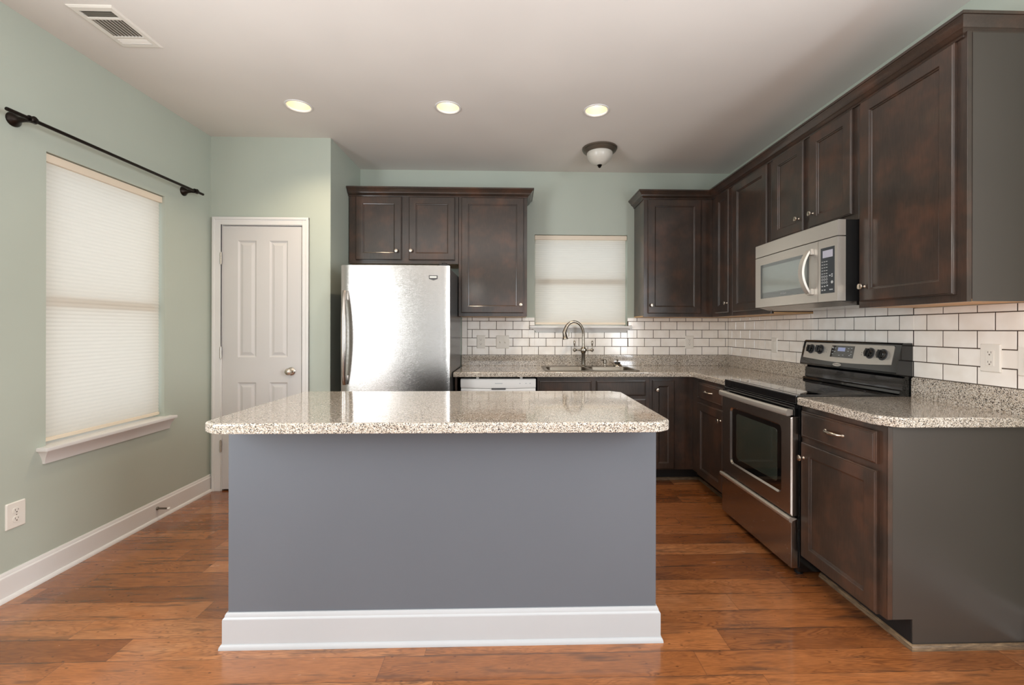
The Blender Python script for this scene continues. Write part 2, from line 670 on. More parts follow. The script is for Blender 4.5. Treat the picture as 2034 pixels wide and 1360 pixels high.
m = MB()
for z in (ZC, ZC + 5.5):
    m.face_holes([(XL - 6, YREAR - 6, z), (XR + 6, YREAR - 6, z), (XR + 6, DB + 6, z), (XL - 6, DB + 6, z)],
                 [circ(c, CR, z) for c in CANS] if z == ZC else [])
for c in CANS:
    m.loft([circ(c, CR, ZC), circ(c, CR, ZC + 5.5)], False, False)
q = [(XL - 6, YREAR - 6), (XR + 6, YREAR - 6), (XR + 6, DB + 6), (XL - 6, DB + 6)]
m.loft([[(x, y, ZC) for x, y in q], [(x, y, ZC + 5.5) for x, y in q]], False, False)
struct('ceiling', m, 'ceiling', 'flat off-white kitchen ceiling', 'ceiling')

# left wall with the shaded window opening and an unseen opening added for the left fill
LW = (89.8, 119.6, 26.2, 84.3)          # y0, y1, z0, z1
SW = (-26.0, 42.0, 24.0, 86.0)
T = 5.6
m = MB()
ys = [YREAR - 6, SW[0], SW[1], LW[0], LW[1], DB + 6]
for a, b in ((ys[0], ys[1]), (ys[2], ys[3]), (ys[4], ys[5])):
    m.box(XL - T, XL, a, b, 0, ZC)
for w_ in (SW, LW):
    m.box(XL - T, XL, w_[0], w_[1], 0, w_[2])
    m.box(XL - T, XL, w_[0], w_[1], w_[3], ZC)
struct('wall_left', m, 'sage', 'sage green wall with the tall shaded window', 'wall')

# pantry: front wall with the door opening, return wall beside the fridge
DX0, DX1, DZ1 = -88.35, -64.25, 80.95
m = MB()
m.box(XL - 0.5, DX0 - 0.5, DP, DP + 4.5, 0, ZC)
m.box(DX1 + 0.5, XP, DP, DP + 4.5, 0, ZC)
m.box(DX0 - 0.5, DX1 + 0.5, DP, DP + 4.5, DZ1 + 0.5, ZC)
struct('wall_pantry', m, 'sage', 'sage green wall around the white panelled door', 'wall')
m = MB().box(XP - 4.5, XP, DP + 4.5, DB + 1, 0, ZC)
struct('wall_return', m, 'sage', 'short sage green wall running back beside the fridge', 'wall')

# back wall with the sink window opening
BW = (8.4, 43.1, 50.7, 84.6)            # x0, x1, z0, z1
m = MB()
m.box(XL - 6, BW[0], DB, DB + T, 0, ZC)
m.box(BW[1], XR + 6, DB, DB + T, 0, ZC)
m.box(BW[0], BW[1], DB, DB + T, 0, BW[2])
m.box(BW[0], BW[1], DB, DB + T, BW[3], ZC)
struct('wall_back', m, 'sage', 'sage green wall behind the sink and cabinets', 'wall')
m = MB()
m.box(XR, XR + 6, YREAR - 6, -36, 0, ZC).box(XR, XR + 6, 28, DB + 6, 0, ZC)
m.box(XR, XR + 6, -36, 28, 0, 31).box(XR, XR + 6, -36, 28, 86, ZC)  # unseen opening added for the right fill
struct('wall_right', m, 'sage', 'sage green wall behind the range', 'wall')
# rear wall of the living area, with a patio door and a window opening
m = MB()
RO = [(-72, 28, 2, 84), (38, 74, 30, 84)]
m.box(XL, RO[0][0], YREAR - 6, YREAR, 0, ZC).box(RO[0][1], RO[1][0], YREAR - 6, YREAR, 0, ZC).box(RO[1][1], XR, YREAR - 6, YREAR, 0, ZC)
for a, b, z0, z1 in RO:
    m.box(a, b, YREAR - 6, YREAR, 0, z0).box(a, b, YREAR - 6, YREAR, z1, ZC)
struct('wall_rear', m, 'sage', 'sage green wall of the living area behind the viewer', 'wall')


# baseboards
def base_prof(h, t):
    return [(0, 0.0), (t, 0.0), (t, h - 0.95), (t - 0.08, h - 0.75), (t * 0.62, h - 0.62), (t * 0.55, h - 0.3), (t * 0.3, h), (0, h)]


def shoe_prof(t, s=0.5, h=0.75):
    return [(t, 0), (t + s, 0), (t + s, 0.15), (t + s * 0.85, h * 0.6), (t + s * 0.4, h * 0.93), (t, h)]


def baseboard(name, path, side, label):
    r = thing(name, (path[0][0], path[0][1], 0), label, 'baseboard', kind='structure')
    MB().sweep(path, base_prof(5.1, 0.55), side).build('board', 'trim', r, smooth=35)
    MB().sweep(path, shoe_prof(0.55), side).build('shoe_moulding', 'trim', r, smooth=35)


baseboard('baseboard_left', [(XL, DP), (XL, YREAR)], -1, 'white baseboard along the left sage wall')
baseboard('baseboard_right', [(XR, 66.2), (XR, YREAR)], 1, 'white baseboard along the right wall behind the viewer')


# ------------------------------------------------------------------ windows, stools, shades
def window(name, f, u0, u1, z0, z1, label, stool_u, stool_d, ap_top, ap_bot, ap_z):
    """f maps (u along wall, d into the room, z); the wall face is d = 0."""
    r = thing(name, f(u0, 0, z0), label, 'window', kind='structure')
    zm = (z0 + z1) / 2 - 0.4
    fr = MB()
    a, b = -5.3, -4.0
    g = 1.7
    for q in ((u0, u0 + g, z0, z1), (u1 - g, u1, z0, z1), (u0 + g, u1 - g, z0, z0 + g + 0.6), (u0 + g, u1 - g, z1 - g, z1)):
        fr.box(q[0], q[1], a, b, q[2], q[3], 0, f)
    fr.build('frame', 'vinyl', r)
    ml = MB().box(u0 + g, u1 - g, -5.0, -1.5, zm - 1.2, zm + 1.2, 0.15, f)
    ml.build('meeting_rail', 'vinyl', r)
    gl = MB()
    gl.poly(rect(f, u0 + g, u1 - g, z0 + g, z1 - g, -4.7))
    gl.build('pane', 'glass', r, normals=False)
    st = MB()
    st.box(u0, u1, -4.0, 0.05, z0 - 0.75, z0 + 0.02, 0, f)
    st.box(stool_u[0], stool_u[1], 0.0, stool_d, z0 - 0.75, z0 + 0.02, 0.2, f)
    st.build('stool', 'trim', r, smooth=40)
    ap = MB()
    zt = z0 - 0.75
    k = 6
    loops = []
    for i in range(k + 1):
        t = i / k
        e = t ** 1.6
        z = ap_z + (zt - ap_z) * t
        ua = ap_bot[0] + (ap_top[0] - ap_bot[0]) * e
        ub = ap_bot[1] + (ap_top[1] - ap_bot[1]) * e
        d = 0.45 + (stool_d - 0.75) * e
        loops.append([f(ua, 0, z), f(ub, 0, z), f(ub - 0.15 * e, d, z), f(ua + 0.15 * e, d, z)])
    ap.loft(loops)
    ap.build('apron', 'trim', r, smooth=30)
    return r


def shade(f, u0, u1, z0, z1, dface, pitch, label, group):
    r = thing('cellular_shade', f((u0 + u1) / 2, dface, z0), label, 'window blind', group)
    MB().box(u0 + 0.1, u1 - 0.1, dface - 1.2, dface + 0.35, z1 - 1.75, z1 - 0.12, 0.15, f).build('headrail', 'blind_rail', r)
    a, b = u0 + 0.35, u1 - 0.45
    top, bot = z1 - 1.75, z0 + 1.1
    n = int(round((top - bot) / pitch))
    p = (top - bot) / n
    pf = []
    for i in range(n):
        z = top - p * i
        pf += [(dface - 0.36, z), (dface - 0.29, z - p * 0.22), (dface - 0.26, z - p * 0.5), (dface - 0.29, z - p * 0.78)]
    pf.append((dface - 0.36, bot))
    s = MB()
    s.loft([[f(a, d, z) for d, z in pf], [f(b, d, z) for d, z in pf]], False, False, closed=False)
    s.build('pleated_fabric', 'shade', r, smooth=55, normals=False)
    MB().box(a - 0.05, b + 0.05, dface - 0.75, dface - 0.1, z0 + 0.35, z0 + 1.1, 0.12, f).build('bottom_rail', 'blind_rail', r)


fl = F_left(XL)
window('window_1', fl, LW[0], LW[1], LW[2], LW[3], 'tall window in the left wall with white sill',
       (87.9, 121.5), 2.1, (88.3, 121.2), (89.2, 120.9), 22.8)
shade(fl, LW[0], LW[1], LW[2] + 0.2, LW[3], -0.85, 0.82, 'tall cream pleated shade covering the window under the curtain rod', 'cream cellular shades')
fb = F_back(DB)
window('window_2', fb, BW[0], BW[1], BW[2], BW[3], 'square window above the sink with white sill',
       (6.6, 44.6), 2.0, (6.9, 44.3), (8.9, 42.6), 48.4)
shade(fb, BW[0], BW[1], BW[2] + 0.2, BW[3], -0.85, 0.82, 'white pleated shade covering the window above the sink', 'cream cellular shades')

# ------------------------------------------------------------------ pantry door
dr = thing('door_1', ((DX0 + DX1) / 2, DP, 0), 'white four-panel pantry door with nickel knob', 'door', kind='structure')
f = F_back(DP)
d0 = 0.12
cas = MB()
for u0, u1, z0, z1 in ((-91.05, DX0 - 0.15, 0, 83.4), (DX1 + 0.15, -62.1, 0, 83.4), (DX0 - 0.15, DX1 + 0.15, DZ1 + 0.15, 83.4)):
    cas.box(u0, u1, 0, 0.55, z0, z1, 0.08, f)
    if u1 - u0 < 6:
        o_ = u0 if u0 < -80 else u1 - 0.75
        cas.box(o_, o_ + 0.75, 0, 0.78, z0, z1, 0.12, f)
    else:
        cas.box(-91.05, -62.1, 0, 0.77, z1 - 0.75, z1, 0.12, f)
cas.build('casing', 'trim', dr, smooth=35)
jb = MB()
jb.box(DX0 - 0.5, DX0, -4.5, 0.02, 0, DZ1, 0, f).box(DX1, DX1 + 0.5, -4.5, 0.02, 0, DZ1, 0, f).box(DX0 - 0.5, DX1 + 0.5, -4.5, 0.02, DZ1, DZ1 + 0.5, 0, f)
jb.build('jamb', 'trim', dr)
lf = MB()
u0, u1, z0, z1 = DX0 + 0.12, DX1 - 0.18, 0.5, DZ1 - 0.25
pan = [(-83.6, -78.1, 40.7, 76.3), (-74.1, -68.6, 40.7, 76.3), (-83.6, -78.1, 8.5, 33.0), (-74.1, -68.6, 8.5, 33.0)]
lf.face_holes(rect(f, u0, u1, z0, z1, d0), [rect(f, *p_, d0) for p_ in pan])
for p_ in pan:
    lf.loft([rect(f, *p_, d0), rect(f, *p_, d0 - 0.16, 0.15), rect(f, *p_, d0 - 0.32, 0.45), rect(f, *p_, d0 - 0.32, 0.7),
             rect(f, *p_, d0 - 0.08, 1.5)], False, True)
lf.loft([rect(f, u0, u1, z0, z1, d0), rect(f, u0, u1, z0, z1, d0 - 1.4)], False, True)
lf.build('door_leaf', 'door', dr)
for z in (70.8, 42.1, 13.7):
    h = MB()
    h.lathe([(0.24, 0), (0.24, 3.4)], f(DX0 - 0.05, 0.62, z - 1.7), n=12)
    h.lathe([(0.14, 0), (0.14, 3.8)], f(DX0 - 0.05, 0.62, z - 1.9), n=10)
    h.build('hinge', 'nickel', dr, smooth=40)
k = MB()
k.lathe([(1.25, 0), (1.25, 0.12), (1.0, 0.32), (0.5, 0.42), (0.42, 1.0), (0.62, 1.2), (1.0, 1.5), (1.08, 1.85), (0.9, 2.2), (0.45, 2.38), (0.1, 2.42)],
        f(-67.5, d0, 36.4), (0, -1, 0), 28)
k.build('door_knob', 'nickel', dr, smooth=40)
MB().box(DX1 + 0.0, DX1 + 0.06, -0.6, 0.05, 35.2, 37.6, 0, f).build('strike_plate', 'nickel', dr)


# ------------------------------------------------------------------ cabinet parts
def cab_door(root, name, f, u0, u1, z0, z1, dbase=0.0, knob=None, frame=2.35):
    D = 0.75
    s = MB()
    prof = [(0, 0), (0, D - 0.22), (0.06, D - 0.16), (0.16, D - 0.13), (0.24, D), (frame - 0.1, D), (frame, D - 0.05), (frame + 0.06, D - 0.22),
            (frame + 0.26, D - 0.28), (frame + 0.34, D - 0.46)]
    s.loft([rect(f, u0, u1, z0, z1, dbase + d, i) for i, d in prof])
    o = s.build(name, 'cabinet', root)
    if knob:
        knob_part(o, f, knob[0], dbase + D, knob[1])
    return o


def knob_part(parent, f, u, d, z):
    s = MB()
    p0, p1 = Vector(f(u, d, z)), Vector(f(u, d + 1, z))
    s.lathe([(0.34, 0), (0.3, 0.08), (0.19, 0.2), (0.19, 0.55), (0.34, 0.72), (0.56, 0.82), (0.6, 0.95), (0.52, 1.08), (0.2, 1.14)], p0, p1 - p0, 18)
    s.build('knob', 'nickel', parent, smooth=45)


def cab_drawer(root, f, u0, u1, z0, z1, pull=None, name='drawer_front'):
    D = 0.75
    s = MB()
    prof = [(0, 0), (0, D - 0.25), (0.07, D - 0.18), (0.2, D - 0.14), (0.3, D), (0.45, D), (0.5, D - 0.04), (0.56, D)]
    s.loft([rect(f, u0, u1, z0, z1, d, i) for i, d in prof])
    o = s.build(name, 'cabinet', root)
    if pull:
        h = MB()
        n = 12
        path, rd = [], []
        for i in range(n + 1):
            t = i / n
            path.append(f(pull[0] - 2.2 + 4.4 * t, D + 0.95 * math.sin(math.pi * min(1, max(0, (t * 1.0)))) ** 0.55, pull[1]))
            rd.append(0.17 + 0.16 * math.sin(math.pi * t))
        h.tube(path, rd, 12)
        for q in (-2.15, 2.15):
            h.lathe([(0.32, 0), (0.28, 0.15), (0.2, 0.25)], f(pull[0] + q, D, pull[1]), Vector(f(0, 1, 0)) - Vector(f(0, 0, 0)), 12)
        h.build('pull_handle', 'nickel', o, smooth=50)
    return o


def upper(name, f, u0, u1, depth, z0, z1, label, doors, group=None):
    """Wall cabinet: f(d=0) is the face-frame plane, body runs back by depth."""
    r = thing(name, f((u0 + u1) / 2, -depth / 2, z0), label, 'cabinet', group)
    b = MB()
    b.box(u0 + 0.02, u1 - 0.02, -depth, -0.75, z0 + 0.4, z1, 0, f)
    b.box(u0 + 0.02, u1 - 0.02, -0.75, 0, z0, z1, 0.03, f, 1)
    b.build('body', 'cabinet', r)
    bt = MB().box(u0 + 0.02, u1 - 0.02, -depth, -0.75, z0 + 0.06, z0 + 0.4, 0, f).build('bottom_panel', 'maple', r)
    bt['label'] = 'pale unstained maple underside'
    for d in doors:
        cab_door(r, 'door', f, d[0], d[1], d[2], d[3], 0, d[4])
    return r


fU = F_back(DB - 12.0)
upper('wall_cabinet', fU, -55.4, -18.35, 11.95, 71.7, 96, 'short dark brown two-door cabinet above the fridge',
      [(-53.0, -37.6, 72.9, 94.4, (-39.1, 75.9)), (-35.1, -19.5, 72.9, 94.4, (-34.2, 76.0))])
upper('wall_cabinet', fU, -18.25, 5.2, 11.95, 53.8, 96, 'tall dark brown cabinet between the fridge and the sink window',
      [(-17.3, 4.0, 55.0, 94.4, (3.0, 57.8))])
upper('wall_cabinet', fU, 45.6, XR - 0.05, 11.95, 53.8, 96, 'dark brown single-door cabinet just right of the sink window',
      [(47.0, 65.5, 55.0, 94.4, (48.1, 57.8))])
XUF = 69.7
fR = F_right(XUF)
dpr = XR - XUF - 0.05
upper('wall_cabinet', fR, 138.0, 151.9, dpr, 53.8, 96, 'narrow dark brown wall cabinet tucked into the back corner',
      [(139.3, 148.5, 55.0, 94.4, (140.0, 58.0))])
upper('wall_cabinet', fR, 116.95, 137.95, dpr, 53.8, 96, 'dark brown cabinet between the corner and the microwave',
      [(118.1, 136.5, 55.0, 94.4, (119.5, 58.0))])
upper('wall_cabinet', fR, 86.95, 116.9, dpr, 71.7, 96, 'short dark brown two-door cabinet above the microwave',
      [(103.1, 115.5, 73.0, 94.4, (104.6, 76.1)), (88.15, 100.85, 73.0, 94.4, (99.6, 76.1))])
upper('wall_cabinet', fR, 65.8, 86.9, dpr, 53.8, 96, 'tall dark brown cabinet nearest the viewer, right of the microwave',
      [(67.3, 86.0, 55.0, 94.4, (84.7, 57.9))])
MB().box(XUF + 0.78, XR - 0.05, 65.75, 65.82, 53.84, 95.0).build('end_panel', 'side', bpy.data.objects['wall_cabinet.006'])['label'] = 'smooth grey-brown side panel'

# crown mouldings
crown = [(0.0, 94.55), (0.30, 94.55), (0.38, 94.75), (0.30, 95.0), (0.55, 95.12), (0.9, 95.45), (1.15, 95.55), (1.2, 95.75), (1.5, 96.25), (1.95, 96.7),
         (2.05, 96.85), (2.25, 96.9), (2.25, 97.35), (0.0, 97.35)]
c1 = MB().sweep([(-55.6, DB - 12.0), (5.2, DB - 12.0), (5.2, DB - 0.02)], crown, 1).build('crown_moulding', 'cabinet', smooth=28, at=(-25, DB - 12, 94.55))
tag(c1, 'dark crown moulding along the top of the fridge-side cabinets', 'crown moulding', 'cabinet crown mouldings')
c2 = MB().sweep([(45.6, DB - 0.02), (45.6, DB - 12.0), (XUF, DB - 12.0), (XUF, 66.55), (XR - 0.02, 66.55)], crown, 1).build('crown_moulding', 'cabinet', smooth=28, at=(XUF, 110, 94.55))
tag(c2, 'dark crown moulding around the corner cabinets and above the microwave', 'crown moulding', 'cabinet crown mouldings')


def base_cab(name, f, u0, u1, depth, label, toe=4.0, group=None, z1=34.45, hollow=False):
    r = thing(name, f((u0 + u1) / 2, -depth / 2, 0), label, 'cabinet', group)
    b = MB()
    pf = [(-depth, 0), (-toe, 0), (-toe, 4.5), (0, 4.5), (0, z1), (-depth, z1)]
    if hollow:
        b.box(u0, u1, -0.75, 0, 4.5, z1, 0, f).box(u0, u0 + 0.6, -depth, -0.75, 4.5, z1, 0, f).box(u1 - 0.6, u1, -depth, -0.75, 4.5, z1, 0, f)
        b.box(u0, u1, -depth, -0.75, 4.5, 5.2, 0, f).box(u0, u1, -depth, -toe, 0, 4.5, 0, f).box(u0, u1, -depth, -depth + 0.3, 5.2, z1, 0, f)
    else:
        b.loft([[f(u0, d, z) for d, z in pf], [f(u1, d, z) for d, z in pf]])
    b.build('body', 'cabinet', r)
    MB().box(u0 + 0.05, u1 - 0.05, -toe, -toe + 0.15, 0.0, 4.4, 0, f).build('toe_kick', 'toe', r)
    return r


YBF = DB - 23.25                         # back run face frames
XBF = 58.2                               # right run face frames
fB = F_back(YBF)
fBR = F_right(XBF)
dB = 23.0
r = base_cab('base_cabinet', fB, 8.15, 44.1, dB, 'dark brown sink cabinet with two plain drawer fronts', hollow=True)
for a, b, kx in ((8.9, 25.4, 23.9), (27.0, 42.8, 28.5)):
    cab_drawer(r, fB, a, b, 28.3, 33.0, None, 'false_front')
    cab_door(r, 'door', fB, a, b, 4.9, 27.1, 0, (kx, 24.3))
r = base_cab('base_cabinet', fB, 44.15, 62.1, dB, 'narrow dark brown full-height cabinet in the back corner')
cab_door(r, 'door', fB, 45.1, 52.1, 4.9, 33.2, 0, (46.4, 30.2), 1.9)
r = base_cab('base_cabinet', fBR, 117.05, YBF - 0.05, XR - XBF - 0.1, 'dark brown drawer cabinet left of the range')
cab_drawer(r, fBR, 119.2, 135.7, 28.3, 33.3, (127.6, 31.0))
cab_door(r, 'door', fBR, 119.2, 135.7, 4.6, 27.1, 0, (120.1, 24.3))
r = base_cab('base_cabinet', fBR, 66.95, 87.0, XR - XBF - 0.1, 'dark brown drawer cabinet nearest the viewer, right of the range')
cab_drawer(r, fBR, 68.3, 86.4, 28.2, 33.4, (77.3, 31.0))
cab_door(r, 'door', fBR, 68.3, 86.4, 4.5, 27.1, 0, (85.5, 24.2))
ep = MB()
ep.prism([(XBF + 0.8, 4.55), (XBF + 4.0, 4.55), (XBF + 4.0, 0.0), (XR - 0.1, 0.0), (XR - 0.1, 34.4), (XBF + 0.8, 34.4)], 'y', 66.83, 66.95)
ep.build('end_panel', 'side', r)['label'] = 'smooth grey-brown side panel'
MB().box(XBF + 0.02, XBF + 0.78, 66.78, 66.95, 4.55, 34.4, 0.04, None, 1).build('frame_edge', 'cabinet', r)
# thin end gable beside the fridge that carries the worktop over the dishwasher
r = thing('gable_panel', (-17.6, YBF + 11, 0), 'thin dark end panel between the fridge and the dishwasher', 'cabinet panel')
MB().box(-18.0, -17.3, YBF, DB - 0.1, 0, 34.45).build('panel', 'cabinet', r)

# shoe mouldings at the cabinet toes
s = MB().sweep([(XBF + 4.0 - 0.0, 86.9), (XBF + 4.0, 66.83), (XR - 0.1, 66.83)], shoe_prof(0.15, 0.5, 0.8), 1)
struct('trim_1', s, 'shoe_wood', 'worn brown shoe moulding around the end cabinet', 'moulding', smooth=35)
s = MB().sweep([(8.2, YBF + 4.0), (62.2, YBF + 4.0), (62.2, 117.1)], shoe_prof(0.15, 0.5, 0.8), 1)
struct('trim_2', s, 'shoe_wood', 'worn brown shoe moulding along the corner cabinets', 'moulding', smooth=35)

# ------------------------------------------------------------------ worktops
SX0, SX1, SY0, SY1 = 10.6, 41.6, 141.0, 160.6      # sink flange
hole = [(SX0 + 0.6, SY0 + 0.6), (SX1 - 0.6, SY0 + 0.6), (SX1 - 0.6, SY1 - 0.6), (SX0 + 0.6, SY1 - 0.6)]
XCE = 57.0
r = thing('worktop', (30, 150, 34.5), 'L-shaped speckled beige worktop around the sink', 'worktop')
MB().slab([(-18.2, DB - 0.03), (-18.2, 138.25), (XCE - 0.9, 138.25), (XCE, 137.35), (XCE, 116.95), (XR - 0.03, 116.95), (XR - 0.03, DB - 0.03)],
          34.5, 36.0, 0.3, [hole]).build('counter', 'granite', r, smooth=40)
u = MB()
u.box(-18.45, XR - 0.04, DB - 0.95, DB - 0.04, 36.0, 39.95, 0.12)
u.box(XR - 0.95, XR - 0.04, 117.0, DB - 0.5, 36.0, 39.95, 0.12)
u.build('upstand', 'granite', r, smooth=40)
r = thing('worktop', (68, 76, 34.5), 'speckled beige worktop on the end cabinet right of the range', 'worktop')
MB().slab([(XR - 0.03, 87.0), (XCE + 0.3, 87.0), (XCE, 86.7), (XCE, 68.6), (XCE + 0.5, 67.6), (XCE + 1.8, 66.2), (XCE + 2.9, 65.75), (XR - 0.03, 65.75)],
          34.5, 36.0, 0.3).build('counter', 'granite', r, smooth=40)
u = MB()
pr = [(65.8, 36.0), (86.9, 36.0)] + [(86.9 - 0.6 + 0.6 * math.cos(a), 39.95 - 0.6 + 0.6 * math.sin(a)) for a in [i * math.pi / 12 for i in range(7)]] + [(65.8, 39.95)]
u.prism(pr, 'x', XR - 0.95, XR - 0.04)
u.build('upstand', 'granite', r)

# ------------------------------------------------------------------ subway tile backsplash
ROW, TW, G = 3.125, 6.13, 0.17
Z0T = 39.95


def tiles(f, u0, u1, zlimit, phase0, phase1, skips=(), tmax=0.33):
    """Rows of tile boxes; zlimit(u) gives the cut height; skips: rectangles left free."""
    s = MB()
    for k in range(7):
        za, zb = Z0T + ROW * k + G / 2, Z0T + ROW * (k + 1) - G / 2
        ph = phase0 if k % 2 == 0 else phase1
        n0 = int(math.floor((u0 - ph) / TW)) - 1
        for j in range(n0, n0 + int((u1 - u0) / TW) + 4):
            a, b = ph + j * TW + G / 2, ph + (j + 1) * TW - G / 2
            a, b = max(a, u0), min(b, u1)
            if b - a < 0.3:
                continue
            # split at the cut-height steps
            for (ca, cb, ztop) in zlimit:
                aa, bb = max(a, ca), min(b, cb)
                zt = min(zb, ztop)
                if bb - aa < 0.25 or zt - za < 0.2:
                    continue
                rects = [(aa, bb, za, zt)]
                for (sa, sb, sza, szb) in skips:
                    nxt = []
                    for (pa, pb, pz0, pz1) in rects:
                        if pb <= sa or pa >= sb or pz1 <= sza or pz0 >= szb:
                            nxt.append((pa, pb, pz0, pz1))
                            continue
                        if pa < sa:
                            nxt.append((pa, sa, pz0, pz1))
                        if pb > sb:
                            nxt.append((sb, pb, pz0, pz1))
                        if pz0 < sza:
                            nxt.append((max(pa, sa), min(pb, sb), pz0, sza))
                        if pz1 > szb:
                            nxt.append((max(pa, sa), min(pb, sb), szb, pz1))
                    rects = nxt
                for (pa, pb, pz0, pz1) in rects:
                    if pb - pa < 0.2 or pz1 - pz0 < 0.15:
                        continue
                    jit = R.uniform(-0.012, 0.012)
                    s.loft([rect(f, pa, pb, pz0, pz1, 0.02), rect(f, pa, pb, pz0, pz1, tmax - 0.07 + jit), rect(f, pa, pb, pz0, pz1, tmax + jit, 0.055)], False, True)
    return s


fb = F_back(DB)
r = thing('trim_3', (30, DB, Z0T), 'white subway tile with dark grout behind the sink', 'tile backsplash', kind='structure')
s = tiles(fb, -16.35, XR - 0.35, [(-16.35, 6.2, 53.75), (6.2, 8.4, 53.75), (8.4, 43.1, 50.0), (43.1, 45.4, 53.75), (45.4, XR, 53.78)], -8.5, -8.5 + 2.8,
          [(6.5, 44.7, 49.85, 50.85), (8.5, 43.0, 48.3, 50.8)])
for k in range(3):
    za, zb = Z0T + 6.25 * (k - 0.0) + G / 2, min(Z0T + 6.25 * (k + 1) - G / 2, 53.75)
    if zb > za:
        s.loft([rect(fb, -18.45, -16.48, za, zb, 0.02), rect(fb, -18.45, -16.48, za, zb, 0.26), rect(fb, -18.45, -16.48, za, zb, 0.33, 0.055)], False, True)
s.build('tiles', 'tile', r)
g = MB().box(-18.4, XR - 0.02, 0.01, 0.26, Z0T, 48.3, 0, fb).box(-18.4, 8.4, 0.01, 0.26, 48.3, 53.7, 0, fb).box(43.1, XR - 0.02, 0.01, 0.26, 48.3, 53.7, 0, fb)
g.build('grout', 'grout', r)
fr_ = F_right(XR)
r = thing('trim_4', (XR, 100, Z0T), 'white subway tile with dark grout behind the range', 'tile backsplash', kind='structure')
s = tiles(fr_, 58.0, DB - 0.35, [(58.0, 87.0, 53.78), (87.0, 116.9, 55.8), (116.9, DB, 53.78)], 87.15, 90.4)
s.build('tiles', 'tile', r)
g = MB().box(58.0, DB - 0.28, 0.01, 0.26, Z0T, 53.7, 0, fr_).box(87.0, 116.9, 0.01, 0.26, 30.0, 55.7, 0, fr_)
g.build('grout', 'grout', r)


# ------------------------------------------------------------------ outlets and switches
def plate(name, f, u, z, kind, label, cat, d0=0.0, w=2.95, h=4.8, group=None):
    r = thing(name, f(u, d0, z), label, cat, group)
    s = MB()
    s.loft([rr(f, u - w / 2, u + w / 2, z - h / 2, z + h / 2, d0, 0.15, 3), rr(f, u - w / 2, u + w / 2, z - h / 2, z + h / 2, d0 + 0.1, 0.15, 3),
            rr(f, u - w / 2 + 0.16, u + w / 2 - 0.16, z - h / 2 + 0.16, z + h / 2 - 0.16, d0 + 0.25, 0.15, 3)])
    s.build('cover_plate', 'plate', r, smooth=30)
    dd = d0 + 0.25
    if kind == 'duplex' or kind == 'gfci':
        if kind == 'gfci':
            recs = [MB().box(u - 0.66, u + 0.66, dd - 0.05, dd + 0.07, z - 1.32, z + 1.32, 0.05, f).build('receptacle', 'plate', r)]
            dd += 0.07
            for q in (-0.16, 0.06):
                MB().box(u - 0.3, u + 0.3, dd, dd + 0.04, z + q, z + q + 0.16, 0, f).build('test_button', 'plate', recs[0])
            cs = (0.82, -0.82)
        else:
            cs = (0.78, -0.78)
            recs = []
            for q in cs:
                b = MB()
                b.loft([rr(f, u - 0.66, u + 0.66, z + q - 0.56, z + q + 0.56, dd - 0.02, 0.45, 5), rr(f, u - 0.64, u + 0.64, z + q - 0.54, z + q + 0.54, dd + 0.07, 0.45, 5)])
                recs.append(b.build('receptacle', 'plate', r, smooth=30))
            dd += 0.07
            MB().lathe([(0.11, 0), (0.08, 0.05)], f(u, dd - 0.07, z), Vector(f(0, 1, 0)) - Vector(f(0, 0, 0)), 10).build('screw', 'nickel', r)
        for n_, q in enumerate(cs):
            own = recs[min(n_, len(recs) - 1)]
            MB().box(u - 0.29, u - 0.21, dd, dd + 0.012, z + q - 0.02, z + q + 0.32, 0, f).build('slot', 'slot', own)
            MB().box(u + 0.20, u + 0.28, dd, dd + 0.012, z + q + 0.02, z + q + 0.30, 0, f).build('slot', 'slot', own)
            MB().lathe([(0.12, 0), (0.12, 0.012)], f(u, dd, z + q - 0.25), Vector(f(0, 1, 0)) - Vector(f(0, 0, 0)), 10).build('ground_hole', 'slot', own)
    elif kind == 'double_switch':
        for q in (-0.93, 0.93):
            t = MB()
            t.loft([rect(f, u + q - 0.2, u + q + 0.2, z - 0.45, z + 0.45, dd - 0.02), rect(f, u + q - 0.18, u + q + 0.18, z + 0.02, z + 0.4, dd + 0.42)])
            t.build('toggle', 'plate', r)
    elif kind == 'rocker':
        t = MB()
        t.loft([rect(f, u - 0.66, u + 0.66, z - 1.3, z + 1.3, dd - 0.02), rect(f, u - 0.6, u + 0.6, z - 1.25, z + 1.25, dd + 0.1)])
        t.build('rocker', 'plate', r)
    return r


plate('wall_outlet', fl, 84.45, 14.9, 'duplex', 'white outlet low on the left wall above the baseboard', 'outlet', w=3.3)
plate('wall_outlet', fb, -11.4, 44.8, 'gfci', 'white outlet on the tile just right of the fridge', 'outlet', 0.33, 3.1)
plate('light_switch', fb, -3.4, 44.75, 'double_switch', 'wide white double switch plate on the tile near the fridge', 'light switch', 0.33, 4.8)
plate('wall_outlet', fb, 66.4, 44.75, 'duplex', 'white outlet on the back tile below the corner cabinet', 'outlet', 0.33, 3.1)
plate('light_switch', fr_, 134.2, 44.7, 'rocker', 'white switch plate on the side tile left of the range', 'light switch', 0.33, 3.0, 4.6)
plate('wall_outlet', fr_, 72.6, 44.7, 'gfci', 'large white outlet on the tile above the end worktop', 'outlet', 0.33, 3.25)
plate('light_switch', fr_, 66.9, 44.5, 'rocker', 'white switch plate at the right edge of the tiled wall', 'light switch', 0.33, 3.3)

# ------------------------------------------------------------------ sink and taps
r = thing('kitchen_sink', ((SX0 + SX1) / 2, 150, 36), 'double-bowl stainless steel sink set into the worktop', 'sink')
B1, B2 = (SX0 + 1.2, 25.6, SY0 + 1.2, 156.0), (26.6, SX1 - 1.2, SY0 + 1.2, 156.0)


